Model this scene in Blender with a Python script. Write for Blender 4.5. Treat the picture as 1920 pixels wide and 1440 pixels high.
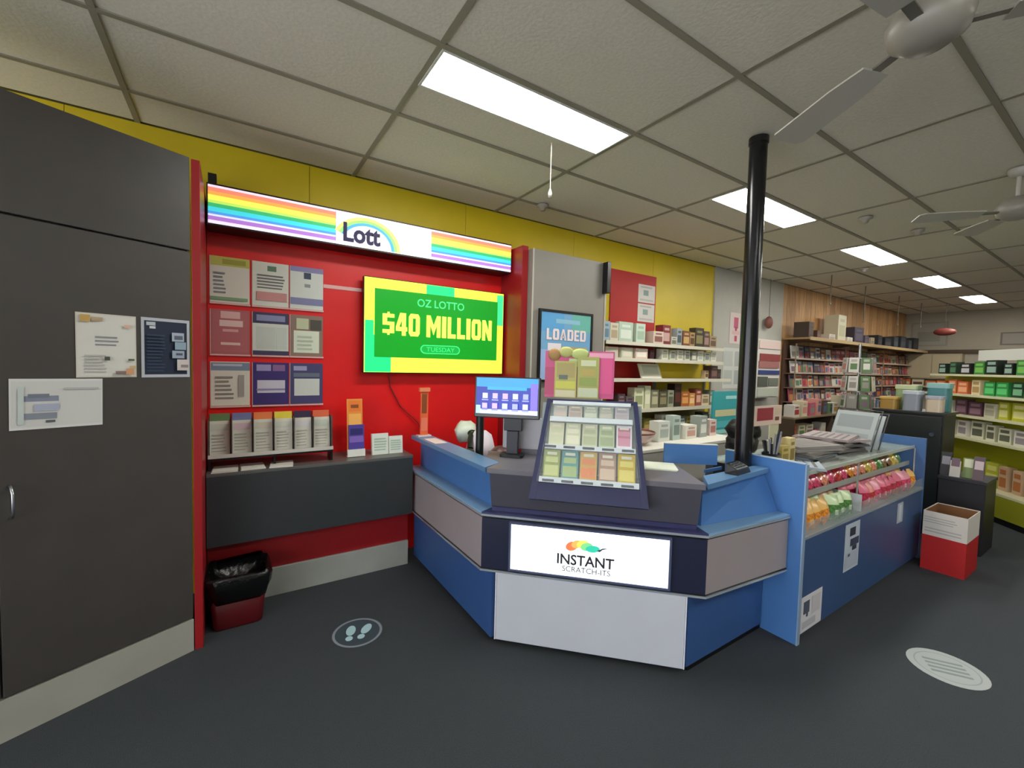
import bpy, bmesh, math, random
from mathutils import Matrix, Vector
PI = math.pi
for o in list(bpy.data.objects): bpy.data.objects.remove(o)
S = bpy.context.scene
C = S.collection

# ------------------------------------------------------------------ camera, exposure, world
H = 1.5
yaw, pitch, roll = math.radians(33.10), math.radians(-2.60), math.radians(1.45)
fw = Vector((math.sin(yaw)*math.cos(pitch), math.cos(yaw)*math.cos(pitch), math.sin(pitch)))
rt = Vector((math.cos(yaw), -math.sin(yaw), 0)); up = rt.cross(fw)
r2 = math.cos(roll)*rt + math.sin(roll)*up
u2 = -math.sin(roll)*rt + math.cos(roll)*up
cd = bpy.data.cameras.new('camera'); cam = bpy.data.objects.new('camera', cd); C.objects.link(cam)
m = Matrix((r2, u2, -fw)).transposed().to_4x4(); m.translation = (0, 0, H)
cam.matrix_world = m
cd.sensor_width = 36; cd.lens = 36*805.7/1920; cd.clip_start = 0.02; cd.clip_end = 100
S.camera = cam
S.view_settings.view_transform = 'Standard'; S.view_settings.look = 'None'
S.view_settings.gamma = 1; S.view_settings.use_curve_mapping = False
S.view_settings.exposure = 0.38
W = bpy.data.worlds.new('world'); S.world = W; W.use_nodes = True
W.node_tree.nodes['Background'].inputs[0].default_value = (0.6, 0.62, 0.65, 1)
W.node_tree.nodes['Background'].inputs[1].default_value = 7.5
LIGHT = 24          # radiance of the troffer diffusers

# ------------------------------------------------------------------ materials
def lin(h):
    h = h.lstrip('#'); c = [int(h[i:i+2], 16)/255 for i in (0, 2, 4)]
    return [x/12.92 if x <= .04045 else ((x+.055)/1.055)**2.4 for x in c]
_m = {}
def mat(h, rough=.5, emit=0, metal=0, noise=0, scale=20, bump=0, coat=0, stretch=None, trans=0, alpha=1, spec=None, name=None):
    key = (h, rough, emit, metal, noise, scale, bump, coat, stretch, trans, alpha, spec)
    if key in _m: return _m[key]
    mt = bpy.data.materials.new(name or 'surface'); mt.use_nodes = True
    nt = mt.node_tree; b = nt.nodes['Principled BSDF']; c = lin(h)
    b.inputs['Base Color'].default_value = (*c, 1)
    b.inputs['Roughness'].default_value = rough; b.inputs['Metallic'].default_value = metal
    if coat: b.inputs['Coat Weight'].default_value = coat; b.inputs['Coat Roughness'].default_value = .08
    if trans: b.inputs['Transmission Weight'].default_value = trans
    if alpha < 1: b.inputs['Alpha'].default_value = alpha
    if spec is not None: b.inputs['Specular IOR Level'].default_value = spec
    if emit:
        b.inputs['Emission Color'].default_value = (*c, 1); b.inputs['Emission Strength'].default_value = emit
    if noise or bump:
        tc = nt.nodes.new('ShaderNodeTexCoord'); mp = nt.nodes.new('ShaderNodeMapping')
        nt.links.new(tc.outputs['Object'], mp.inputs[0])
        if stretch: mp.inputs['Scale'].default_value = stretch
        n = nt.nodes.new('ShaderNodeTexNoise'); n.inputs['Scale'].default_value = scale; n.inputs['Detail'].default_value = 5
        nt.links.new(mp.outputs[0], n.inputs['Vector'])
        if noise:
            r = nt.nodes.new('ShaderNodeMapRange')
            r.inputs[1].default_value = .3; r.inputs[2].default_value = .7
            r.inputs[3].default_value = 1-noise; r.inputs[4].default_value = 1+noise
            nt.links.new(n.outputs[0], r.inputs[0])
            v = nt.nodes.new('ShaderNodeVectorMath'); v.operation = 'SCALE'
            v.inputs[0].default_value = c; nt.links.new(r.outputs[0], v.inputs['Scale'])
            nt.links.new(v.outputs[0], b.inputs['Base Color'])
        if bump:
            bp = nt.nodes.new('ShaderNodeBump'); bp.inputs['Strength'].default_value = bump; bp.inputs['Distance'].default_value = .01
            nt.links.new(n.outputs[0], bp.inputs['Height']); nt.links.new(bp.outputs[0], b.inputs['Normal'])
    _m[key] = mt; return mt
def glass(h='#dfeceb', a=.18):
    return mat(h, .04, alpha=a, spec=.8)

# ------------------------------------------------------------------ mesh builder
I4 = Matrix.Identity(4)
def frame(ox, oy, ux, uy, oz=0):
    """local x = right along (ux,uy), y = away, z = up"""
    l = math.hypot(ux, uy); ux /= l; uy /= l
    return Matrix(((ux, -uy, 0, ox), (uy, ux, 0, oy), (0, 0, 1, oz), (0, 0, 0, 1)))
class MB:
    def __init__(s, M=I4): s.v = []; s.f = []; s.mi = []; s.mats = []; s.M = M; s.sm = []
    def _m(s, m):
        if m not in s.mats: s.mats.append(m)
        return s.mats.index(m)
    def add(s, vs, fs, m, L=None, smooth=False):
        n = len(s.v); T = s.M @ L if L is not None else s.M
        s.v += [T @ Vector(v) for v in vs]; k = s._m(m)
        for f in fs: s.f.append([n+i for i in f]); s.mi.append(k); s.sm.append(smooth)
        return s
    def box(s, x0, y0, z0, x1, y1, z1, m, L=None):
        vs = [(x, y, z) for z in (z0, z1) for y in (y0, y1) for x in (x0, x1)]
        return s.add(vs, [(0, 2, 3, 1), (4, 5, 7, 6), (0, 1, 5, 4), (2, 6, 7, 3), (0, 4, 6, 2), (1, 3, 7, 5)], m, L)
    def hexa(s, bot, top, m, L=None):
        """bot, top: 4 points each, counterclockwise seen from above"""
        return s.add(list(bot)+list(top), [(3, 2, 1, 0), (4, 5, 6, 7), (0, 1, 5, 4), (1, 2, 6, 5), (2, 3, 7, 6), (3, 0, 4, 7)], m, L)
    def prism(s, poly, z0, z1, m, L=None, smooth=False):
        n = len(poly)
        vs = [(x, y, z0) for x, y in poly]+[(x, y, z1) for x, y in poly]
        s.add(vs, [list(range(n))[::-1], list(range(n, 2*n))], m, L)
        return s.add(vs, [(i, (i+1) % n, n+(i+1) % n, n+i) for i in range(n)], m, L, smooth)
    def cyl(s, p0, p1, r0, r1, m, n=16, L=None, smooth=True):
        p0 = Vector(p0); p1 = Vector(p1); d = (p1-p0).normalized()
        a = d.orthogonal().normalized(); b = d.cross(a); vs = []
        for p, r in ((p0, r0), (p1, r1)):
            for i in range(n):
                t = 2*PI*i/n; vs.append(p+a*r*math.cos(t)+b*r*math.sin(t))
        s.add(vs, [(i, (i+1) % n, n+(i+1) % n, n+i) for i in range(n)], m, L, smooth)
        return s.add(vs, [list(range(n))[::-1], list(range(n, 2*n))], m, L)
    def lathe(s, prof, m, cx=0, cy=0, n=20, L=None, sx=1, sy=1):
        vs = []
        for r, z in prof:
            for i in range(n):
                t = 2*PI*i/n; vs.append((cx+r*math.cos(t)*sx, cy+r*math.sin(t)*sy, z))
        fs = [(j*n+i, j*n+(i+1) % n, (j+1)*n+(i+1) % n, (j+1)*n+i) for j in range(len(prof)-1) for i in range(n)]
        return s.add(vs, fs, m, L, True)
    def tube(s, pts, r, m, n=8, L=None):
        pts = [Vector(p) for p in pts]; vs = []
        for k, p in enumerate(pts):
            d = (pts[min(k+1, len(pts)-1)]-pts[max(k-1, 0)]).normalized()
            a = d.orthogonal().normalized() if k == 0 else (a - d*a.dot(d)).normalized()
            b = d.cross(a)
            for i in range(n):
                t = 2*PI*i/n; vs.append(p+a*r*math.cos(t)+b*r*math.sin(t))
        fs = [(j*n+i, j*n+(i+1) % n, (j+1)*n+(i+1) % n, (j+1)*n+i) for j in range(len(pts)-1) for i in range(n)]
        s.add(vs, fs, m, L, True)
        return s.add(vs, [list(range(n))[::-1], list(range((len(pts)-1)*n, len(pts)*n))], m, L)
    def ball(s, c, rx, ry, rz, m, L=None, n=12, seed=None, amp=0):
        rnd = random.Random(seed) if seed is not None else None; vs = []; h = n//2
        for j in range(h+1):
            for i in range(n):
                t = 2*PI*i/n; p = PI*j/h
                k = 1+(rnd.uniform(-amp, amp) if rnd and 0 < j < h else 0)
                vs.append((c[0]+rx*k*math.sin(p)*math.cos(t), c[1]+ry*k*math.sin(p)*math.sin(t), c[2]-rz*k*math.cos(p)))
        return s.add(vs, [(j*n+i, j*n+(i+1) % n, (j+1)*n+(i+1) % n, (j+1)*n+i) for j in range(h) for i in range(n)], m, L, True)
    def rects(s, L, w, h, t, prints, step=.0006):
        """flat print on a sheet: sheet lies in local xz, front towards -y; prints are fractions from lower left"""
        k = 0
        for (a, b, c, d, m) in prints:
            k += 1; y = -t-step*k
            s.add([(a*w, y, b*h), (c*w, y, b*h), (c*w, y, d*h), (a*w, y, d*h)], [(0, 1, 2, 3)], m, L)
        return s
ROOT = {}; CH = {}
def tag(o, label=None, cat=None, group=None, kind=None):
    if label: o['label'] = label
    if cat: o['category'] = cat
    if group: o['group'] = group
    if kind: o['kind'] = kind
    return o
def thing(name, loc, label=None, cat=None, group=None, kind=None):
    o = bpy.data.objects.new(name, None); o.empty_display_size = .05; C.objects.link(o); o.location = loc
    ROOT[o.name] = Vector(loc); return tag(o, label, cat, group, kind)
def build(name, b, parent=None, bevel=0, label=None, cat=None, group=None, kind=None):
    me = bpy.data.meshes.new(name)
    if parent: off = ROOT[parent.name]
    else:
        xs = [v.x for v in b.v]; ys = [v.y for v in b.v]; zs = [v.z for v in b.v]
        off = Vector(((min(xs)+max(xs))/2, (min(ys)+max(ys))/2, min(zs)))
    me.from_pydata([v-off for v in b.v], [], b.f)
    for mt in b.mats: me.materials.append(mt)
    for p, k, sm in zip(me.polygons, b.mi, b.sm): p.material_index = k; p.use_smooth = sm
    me.update()
    o = bpy.data.objects.new(name, me); C.objects.link(o)
    if parent: o.parent = parent; ROOT[o.name] = off; CH.setdefault(parent.name, []).append(o)
    else: o.location = off; ROOT[o.name] = off
    if bevel:
        md = o.modifiers.new('bevel', 'BEVEL'); md.width = bevel; md.segments = 2; md.limit_method = 'ANGLE'; md.angle_limit = .7
    return tag(o, label, cat, group, kind)
def copy_tree(o, loc=None, rz=None, label=None):
    r = o.copy(); C.objects.link(r)
    if loc is not None: r.location = loc; 
    if rz is not None: r.rotation_euler.z = rz
    if label: r['label'] = label
    ROOT[r.name] = Vector(r.location)
    for ch in [c for c in CH.get(o.name, [])]:
        c = ch.copy(); C.objects.link(c); c.parent = r
    return r
def lettering(txt, M, cx, cz, w, h, m, parent=None, depth=.001, name='lettering', shear=0, bold=0):
    """text centred at local (cx, cz) fitted into w x h, readable from -y"""
    cu = bpy.data.curves.new('t', 'FONT'); cu.body = txt; cu.extrude = 0; cu.offset = bold; cu.shear = shear; cu.resolution_u = 3
    to = bpy.data.objects.new('t', cu); C.objects.link(to)
    dg = bpy.context.evaluated_depsgraph_get(); me = bpy.data.meshes.new_from_object(to.evaluated_get(dg))
    bpy.data.objects.remove(to)
    xs = [v.co.x for v in me.vertices]; ys = [v.co.y for v in me.vertices]
    x0, x1, y0, y1 = min(xs), max(xs), min(ys), max(ys)
    b = MB(M)
    b.add([(cx+((v.co.x-x0)/(x1-x0)-.5)*w, -depth, cz+((v.co.y-y0)/(y1-y0)-.5)*h) for v in me.vertices], [tuple(p.vertices) for p in me.polygons], m)
    return build(name, b, parent)
def bx_(a, b, c, d): return [(a, b), (c, b), (c, d), (a, d)]
_O = [[(0, .14), (.36, .2), (.36, .8), (0, .86)], [(0, .86), (.36, .8), (.64, .8), (1, .86), (.84, 1), (.16, 1)], [(1, .86), (.64, .8), (.64, .2), (1, .14)], [(0, .14), (.16, 0), (.84, 0), (1, .14), (.64, .2), (.36, .2)]]
GLY = {'I': (.42, [bx_(0, 0, 1, 1)]), 'L': (.82, [bx_(0, 0, .42, 1), bx_(.42, 0, 1, .2)]), 'O': (1, _O), '0': (1, _O),
       'N': (1.05, [bx_(0, 0, .33, 1), bx_(.67, 0, 1, 1), [(.33, 1), (.33, .5), (.67, 0), (.67, .5)]]),
       'M': (1.35, [bx_(0, 0, .27, 1), bx_(.73, 0, 1, 1), [(.27, 1), (.27, .55), (.5, .1), (.5, .55)], [(.73, 1), (.5, .55), (.5, .1), (.73, .55)]]),
       '4': (1, [bx_(.52, 0, .88, 1), bx_(0, .2, .52, .38), bx_(.88, .2, 1, .38), [(0, .38), (.3, .38), (.52, .7), (.52, 1), (.36, 1)]]),
       '$': (1, [bx_(0, .76, 1, .92), bx_(0, .58, .38, .76), bx_(0, .43, 1, .58), bx_(.62, .24, 1, .43), bx_(0, .08, 1, .24), bx_(.4, .92, .6, 1), bx_(.4, 0, .6, .08)]),
       'D': (1, [bx_(0, 0, .36, 1), [(.36, 1), (.36, .82), (.6, .82), (1, .84), (.84, 1)], [(1, .84), (.64, .8), (.64, .2), (1, .16)], [(.36, 0), (.84, 0), (1, .16), (.6, .18), (.36, .18)]]),
       'A': (1.05, [[(0, 0), (.32, 0), (.52, .78), (.36, 1)], [(.36, 1), (.52, .78), (.68, 0), (1, 0), (.64, 1)], bx_(.28, .2, .74, .36)]),
       'E': (.85, [bx_(0, 0, .4, 1), bx_(.4, 0, 1, .18), bx_(.4, .41, .9, .58), bx_(.4, .82, 1, 1)]), ' ': (.35, [])}
def block_lettering(txt, M, cx, cz, w, h, m, parent):
    tot = sum(GLY[c][0] for c in txt)+.14*(len(txt)-1); k = w/tot; x = cx-w/2; b = MB(M)
    for c in txt:
        gw, ps = GLY[c]
        for p in ps: b.add([(x+q[0]*gw*k, -.001, cz-h/2+q[1]*h) for q in p], [tuple(range(len(p)))], m)
        x += (gw+.14)*k
    return build('lettering', b, parent)
ONES = ['first', 'second', 'third', 'fourth', 'fifth', 'sixth', 'seventh', 'eighth', 'ninth', 'tenth', 'eleventh', 'twelfth', 'thirteenth', 'fourteenth', 'fifteenth', 'sixteenth', 'seventeenth', 'eighteenth', 'nineteenth', 'twentieth']
def nth(i):
    if i < 20: return ONES[i]
    if i == 29: return 'thirtieth'
    return ('twenty-', 'thirty-')[(i-20)//10]+ONES[(i-20) % 10]
def sheet(name, M, x, z, w, h, col, prints, label, cat, group=None, tilt=0, rot=0, t=.0015, parent=None, y=0, rough=.6):
    """a sheet / poster: lower left corner at local (x, y, z)"""
    L = Matrix.Translation((x, y, z)) @ Matrix.Rotation(tilt, 4, 'X') @ Matrix.Rotation(rot, 4, 'Y')
    b = MB(M); cm = mat(col, rough) if isinstance(col, str) else col
    b.box(0, -t, 0, w, 0, h, cm, L); b.rects(L, w, h, t, [(p[0], p[1], p[2], p[3], mat(p[4], rough) if isinstance(p[4], str) else p[4]) for p in prints])
    return build(name, b, parent, label=label, cat=cat, group=group)
def lines(x0, x1, z0, z1, n, col, rnd=None, fill=.45):
    r = rnd or random.Random(n); out = []; st = (z1-z0)/n
    for i in range(n):
        z = z0+st*i; out.append((x0, z, x0+(x1-x0)*r.uniform(.7, 1), z+st*fill, col))
    return out
WF = frame(0, 0, 1, 0)                       # faces -y like the long wall
FF = frame(0, 0, .7071, -.7071)              # 45 degree front of the service counter
DF = frame(-.14, 2.672, .898, .44)           # angled storage cabinet front
YW = 3.31                                    # long wall
CZ = 2.83                                    # ceiling height
XE = 12.64                                   # far wall
WHITE = '#e9e6df'

# ------------------------------------------------------------------ structure
CARPET = mat('#34393d', .95, noise=.28, scale=260, bump=.5)
b = MB(); b.box(-3, -4.3, -.1, 12.9, 3.5, 0, CARPET); build('floor', b, kind='structure')
cl = thing('ceiling', (0, 0, CZ), kind='structure')
b = MB(); b.box(-3, -4.3, CZ+.03, 12.9, 3.5, CZ+.1, mat('#4a4842', .9)); build('slab', b, cl)
TILE = mat('#dcd7c7', .9, noise=.05, scale=60, bump=.15)
BAR = mat('#8f8a79', .6)
XS = [.74+1.19*k for k in range(-3, 11)]; YS = [1.14+.603*j for j in range(-9, 4)]+[YW]
LX = {3, 5, 7, 9, 11}
LX = {XS[k] for k in (3, 5, 7, 9, 11)}
tm = {}
def tile(x0, y0, x1, y1):
    w, h = round(x1-x0-.026, 3), round(y1-y0-.026, 3)
    if (w, h) not in tm:
        bb = MB(); bb.box(0, 0, 0, w, h, .018, TILE); me = bpy.data.meshes.new('ceiling_tile')
        me.from_pydata([tuple(v) for v in bb.v], [], bb.f); me.materials.append(TILE); tm[(w, h)] = me
    o = bpy.data.objects.new('ceiling_tile', tm[(w, h)]); C.objects.link(o); o.parent = cl; o.location = (x0+.013, y0+.013, .006)
for i in range(len(XS)-1):
    for j in range(len(YS)-1):
        x0, x1, y0, y1 = XS[i], XS[i+1], YS[j], YS[j+1]
        if XS[i] in LX and j in (5, 10):
            tile(x0, y0+.30, x1, y1)
        else: tile(x0, y0, x1, y1)
for x in XS:
    bb = MB(); bb.box(x-.013, -4.2, CZ, x+.013, YW, CZ+.012, BAR); build('grid_bar', bb, cl)
for y in YS[:-1]:
    bb = MB(); bb.box(XS[0], y-.013, CZ-.001, XE, y+.013, CZ+.011, BAR); build('grid_bar', bb, cl)

# walls
YEL = mat('#d9c01c', .42, noise=.05, scale=3)
wl = thing('wall_left', (0, YW, 0), kind='structure')
b = MB(); b.box(-3, YW+.012, 0, XE+.2, YW+.16, CZ+.03, mat('#6d6730', .8)); build('backing', b, wl)
xs = [-2.9, -1.95, -.75, .45, 1.65, 2.85, 4.05, 5.25]
for a, c in zip(xs, xs[1:]):
    bb = MB(); bb.box(a+.0015, YW, 0, c-.0015, YW+.011, CZ, YEL); build('wall_panel', bb, wl)
PALE = mat('#b9b7ad', .75, noise=.04, scale=4)
bb = MB(); bb.box(5.255, YW-.02, 0, 7.04, YW+.011, CZ, PALE); build('pillar_facing', bb, wl)
WOODS = [mat(c, .5, noise=.28, scale=7, stretch=(9, 9, .5)) for c in ('#c89a68', '#ba8c5c', '#d4a672')]
rn = random.Random(3); x = 7.05
while x < XE-.02:
    w = rn.choice((.11, .15, .15, .2)); x1 = min(x+w, XE)
    bb = MB(); bb.box(x+.004, YW-rn.uniform(0, .004), 0, x1-.004, YW+.011, CZ, rn.choice(WOODS)); build('wood_plank', bb, wl); x = x1
b = MB(); b.box(XE, -4.3, 0, XE+.15, YW, CZ+.03, mat('#a59c8b', .8, noise=.05, scale=2)); build('wall_far', b, kind='structure')
WR = mat('#b4b1a4', .8)
b = MB(); b.box(-3, -4.4, 0, XE+.1, -4.25, CZ+.03, WR); build('wall_right', b, kind='structure')
b = MB()                                   # shop front behind the camera's left: low sill, wide panes, piers between
b.box(-3.1, -4.3, 0, -2.9, YW+.1, .25, WR); b.box(-3.1, -4.3, 2.6, -2.9, YW+.1, CZ+.03, WR)
for y in (-4.3, -1.95, .4): b.box(-3.1, y, .25, -2.9, y+.25, 2.6, WR)
b.box(-3.1, 2.75, .25, -2.9, YW+.1, 2.6, WR)
build('wall_near', b, kind='structure')
FRW = mat('#3a3b3d', .4)
for k, y in enumerate((-4.05, -1.7, .65)):
    b = MB()
    for q in ((y, .25, y+2.1, .30), (y, 2.55, y+2.1, 2.60), (y, .30, y+.05, 2.55), (y+2.05, .30, y+2.1, 2.55)): b.box(-3.03, q[0], q[1], -2.96, q[2], q[3], FRW)
    w_ = build(f'window_{k+1}', b, kind='structure')
    b = MB(); b.box(-2.998, y+.05, .30, -2.994, y+2.05, 2.55, mat('#eef4f4', .02, alpha=.12)); build('pane', b, w_)

# ------------------------------------------------------------------ ceiling lights
DIFF = mat('#fffdf6', .5, emit=LIGHT)
FRM = mat('#d8d8d4', .4)
def light(x, y, label, group=None):
    t = thing('ceiling_light', (x, y, CZ-.004), label, 'light', group)
    b = MB(); x1, y1 = x+1.165, y+.287
    for q in ((x, y, x1, y+.012), (x, y1-.012, x1, y1), (x, y+.012, x+.012, y1-.012), (x1-.012, y+.012, x1, y1-.012)):
        b.box(q[0], q[1], CZ-.004, q[2], q[3], CZ+.02, FRM)
    build('light_frame', b, t)
    b = MB(); b.box(x+.013, y+.013, CZ+.001, x1-.013, y1-.013, CZ+.008, DIFF); build('diffuser', b, t)
    return t
lbl = ['nearest and largest lit ceiling panel, top centre, with the pull cord beside it', 'lit ceiling panel crossed by the black pole',
       'third lit ceiling panel, just right of the black pole', 'fourth lit ceiling panel, second from the far end', 'farthest and smallest lit ceiling panel']
for k, q in zip((3, 5, 7, 9, 11), lbl): light(XS[k]+.0125, 1.745+.0125, q)
for i, k in enumerate((3, 5, 7, 9, 11)): light(XS[k]+.0125, YS[5]+.0125, f'lit ceiling panel outside the view, {nth(i)} from the shop front in the right hand row', 'ceiling lights outside the view')

# ------------------------------------------------------------------ storage cabinet on the left, at an angle
GREY = mat('#46423f', .42, noise=.06, scale=6)
RED = mat('#e2191a', .35, noise=.05, scale=3)
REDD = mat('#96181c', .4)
SKIRT = mat('#a8a79c', .5, noise=.06, scale=5)
BLK = mat('#0c0c0e', .35); DARK = mat('#1a1b1e', .5); STEEL = mat('#b9bcc0', .28, metal=1)
t = thing('storage_cabinet', (-.14, 2.672, 0), 'tall dark grey laminate cupboard with a red edge at the left', 'cupboard')
b = MB(DF); b.box(-1.5, .024, .165, -.036, .5, 2.47, mat('#4a4743', .5)); build('body', b, t)
b = MB(DF); b.box(-1.5, 0, 2.018, -.034, .022, 2.465, GREY); build('upper_door', b, t, bevel=.002)
b = MB(DF); b.box(-.668, 0, .172, -.034, .022, 2.010, GREY); d = build('lower_door', b, t, bevel=.002)
b = MB(DF); b.box(-1.5, 0, .172, -.674, .022, 2.010, GREY); build('lower_door', b, t, bevel=.002)
b = MB(DF); b.tube([(-.637, -.001, .865), (-.637, -.02, .87), (-.635, -.03, .89), (-.635, -.03, .96), (-.637, -.02, .985), (-.637, -.001, .99)], .005, STEEL); build('handle', b, d)
b = MB(DF); b.box(-1.5, -.004, 0, -.034, .3, .163, SKIRT); build('plinth', b, t)
b = MB()
b.box(-.165, 2.655, 0, -.13, YW-.002, 2.46, mat('#9c1a20', .38))
build('partition_panel', b, bevel=.002, label='tall red edged panel standing between the grey cupboard and the red alcove', cat='panel')
# notices on the cupboard
rn = random.Random(5)
pr = [(.02, .02, .98, .98, '#d6d4cb')]+lines(.3, .75, .5, .68, 3, '#8e8c90')+lines(.12, .5, .08, .38, 6, '#b4b2ae')+[
    (.06, .86, .22, .97, '#c4a05a'), (.24, .88, .42, .94, '#b39a78'), (.78, .8, .9, .85, '#d8b09a'),
    (.44, .27, .53, .33, '#4c4e48'), (.84, .27, .95, .30, '#4f5d3a'), (.62, .05, .8, .1, '#87716a'), (.8, .04, .94, .14, '#cf9a72'), (.86, .14, .97, .19, '#c9b084')]
s_ = sheet('notice', DF, -.448, 1.40, .198, .272, '#cfc9ba', pr, 'white certificate with small orange flowers in its corners on the grey cupboard', 'notice', y=-.002)
pr = [(.06, .05, .94, .95, '#16233b'), (.1, .87, .28, .93, '#b9bec4'), (.16, .82, .28, .86, '#c9cdd2')]+lines(.1, .5, .1, .75, 12, '#2c3c55')+[
    (.6, .62, .86, .77, '#aab4c2'), (.65, .65, .83, .72, '#5a6270'), (.66, .48, .9, .61, '#8fa5b5'), (.6, .33, .86, .46, '#9aa6b8'), (.68, .38, .82, .42, '#4d5668'),
    (.7, .12, .95, .31, '#cbc0bd'), (.78, .17, .94, .22, '#8a7d7c')]
navy = sheet('poster', DF, -.232, 1.398, .19, .276, '#b9bcc2', pr, 'navy blue poster with a white border and pictures down its right side', 'poster', y=-.002)
pr = [(.02, .05, .98, .95, '#cfcfcb'), (.1, .55, .5, .66, '#83889a'), (.18, .62, .4, .7, '#757c88'), (.12, .2, .48, .32, '#878d98'), (.36, .12, .46, .17, '#5b5b63'),
      (.08, .1, .14, .85, '#c3cdc8'), (.24, .36, .5, .5, '#aab0c4'), (.55, .78, .95, .82, '#b9b6b4')]
sheet('notice', DF, -.635, 1.200, .266, .198, '#d9d8d4', pr, 'plain white landscape sheet with two grey sketches taped low on the cupboard', 'notice', y=-.002, rot=.012)

# ------------------------------------------------------------------ red alcove
b = MB(); b.box(-.128, YW-.022, 0, 2.12, YW-.002, 2.5, RED)
build('wall_panel', b, label='large red wall panel behind the television and posters', cat='panel')
b = MB(); b.box(2.0, 2.96, 0, 2.06, YW-.024, 2.48, REDD)
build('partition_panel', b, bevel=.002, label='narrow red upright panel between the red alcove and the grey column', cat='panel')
# rainbow light box
t = thing('light_box_sign', (.92, 3.2, 2.28), 'long lit sign with rainbow stripes above the red alcove', 'sign')
b = MB(); b.box(-.122, 3.105, 2.27, 1.985, 3.285, 2.512, BLK); build('housing', b, t, bevel=.002)
E_ = .74
b = MB(); b.box(.585, 3.099, 2.281, 1.262, 3.106, 2.50, mat('#f7f2f6', .4, emit=E_)); build('logo_panel', b, t)
bands = [('#f3d6ea', .06), ('#e2806a', .10), ('#f6a04c', .10), ('#f6ee58', .13), ('#b5e060', .08), ('#36ac6c', .10), ('#3fc8d8', .12), ('#4f8fdc', .07), ('#d6ddfa', .05), ('#a470c4', .11), ('#f0dcf4', .08)]
for a, c in ((-.115, .582), (1.265, 1.978)):
    z = 2.50; H_ = .219
    for col, f in bands:
        b = MB(); b.box(a, 3.099, z-f*H_, c, 3.106, z, mat(col, .4, emit=E_)); build('stripe', b, t); z -= f*H_
L1 = frame(0, 3.0985, 1, 0)
lettering('Lott', L1, .755, 2.368, .25, .13, mat('#221a58', .5), t, bold=.035, depth=.004)
for r0, r1, col in ((.235, .212, '#f6ee70'), (.212, .19, '#8fd06a'), (.19, .168, '#3f9fd0')):
    b = MB(L1); vs = []; fs = []; n = 14
    for i in range(n+1):
        a = PI*.86-i/n*PI*.86
        for r in (r0, r1): vs.append((.79+r*math.cos(a)*1.0, -.001, 2.285+r*math.sin(a)*.86))
    fs = [(2*i, 2*i+1, 2*i+3, 2*i+2) for i in range(n)]
    b.add(vs, fs, mat(col, .4, emit=.75)); build('rainbow_arc', b, t)
b = MB(); b.box(-.118, 3.2, 2.515, -.075, 3.27, 2.60, BLK); b.box(-.128, 3.265, 2.53, -.11, 3.309, 2.56, BLK)
build('bracket', b, label='small black bracket on top of the left end of the rainbow sign', cat='bracket')
# television
t = thing('television', (1.38, 3.2, 1.42), 'large flat television on the red wall showing a green and yellow jackpot advert', 'television')
tv = frame(.795, 3.2, 1, 0, 1.412); tw, th = 1.185, .70
b = MB(tv); b.box(0, 0, 0, tw, .045, th, BLK); build('casing', b, t, bevel=.004)
b = MB(); b.box(1.2, 3.246, 1.6, 1.55, 3.287, 1.95, DARK); build('wall_mount', b, t)
EM = lambda c, e=1.0: mat(c, .3, emit=e*.78)
SC = [(.008, .012, .992, .988, EM('#dcf248', .95)), (.008, .012, .17, .40, EM('#22d07e', .8)), (.008, .012, .06, .55, EM('#22d07e', .8)),
      (.40, .8, .60, .988, EM('#22d07e', .8)), (.94, .6, .992, .97, EM('#40dc90', .8)), (.065, .17, .945, .885, EM('#0e8f20', .75))]
b = MB(tv); b.box(.004, -.0015, .006, tw-.004, 0, th-.006, EM('#dcf248', .95)); b.rects(I4, tw, th, .0015, SC); build('screen', b, t)
L2 = tv @ Matrix.Translation((0, -.006, 0))
lettering('OZ LOTTO', L2, .60, .545, .40, .06, EM('#4fe08a', .9), t, bold=.01)
block_lettering('$40 MILLION', L2, .60, .37, .93, .17, EM('#ecfb58', 1.1), t)
b = MB(L2)
pill = [(.60+(.13 if math.cos(a) > 0 else -.13)+.04*math.cos(a), .19+.036*math.sin(a)) for a in [i*PI/8 for i in range(16)]]
b.add([(x, 0, z) for x, z in pill], [list(range(16))], EM('#3ee07c', .85))
b.add([(.60+(x-.60)*.95, -.001, .19+(z-.19)*.8) for x, z in pill], [list(range(16))], EM('#14a03c', .75)); build('badge', b, t)
lettering('TUESDAY', L2 @ Matrix.Translation((0, -.002, 0)), .60, .19, .24, .035, EM('#3ee07c', .85), t)
# white rail behind the TV
b = MB(); b.box(.54, YW-.026, 2.005, .80, YW-.0225, 2.03, mat('#e8b8b4', .4)); build('wall_rail', b, label='short pale rail on the red wall between the posters and the television', cat='rail')
# hanging cable
b = MB(); b.tube([(1.0, 3.27, 1.41), (1.02, 3.275, 1.3), (1.10, 3.275, 1.15), (1.24, 3.27, 1.02), (1.30, 3.27, .9)], .005, mat('#7a1418', .5)); build('cable', b, label='thin dark cable hanging below the television on the red wall', cat='cable')

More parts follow.
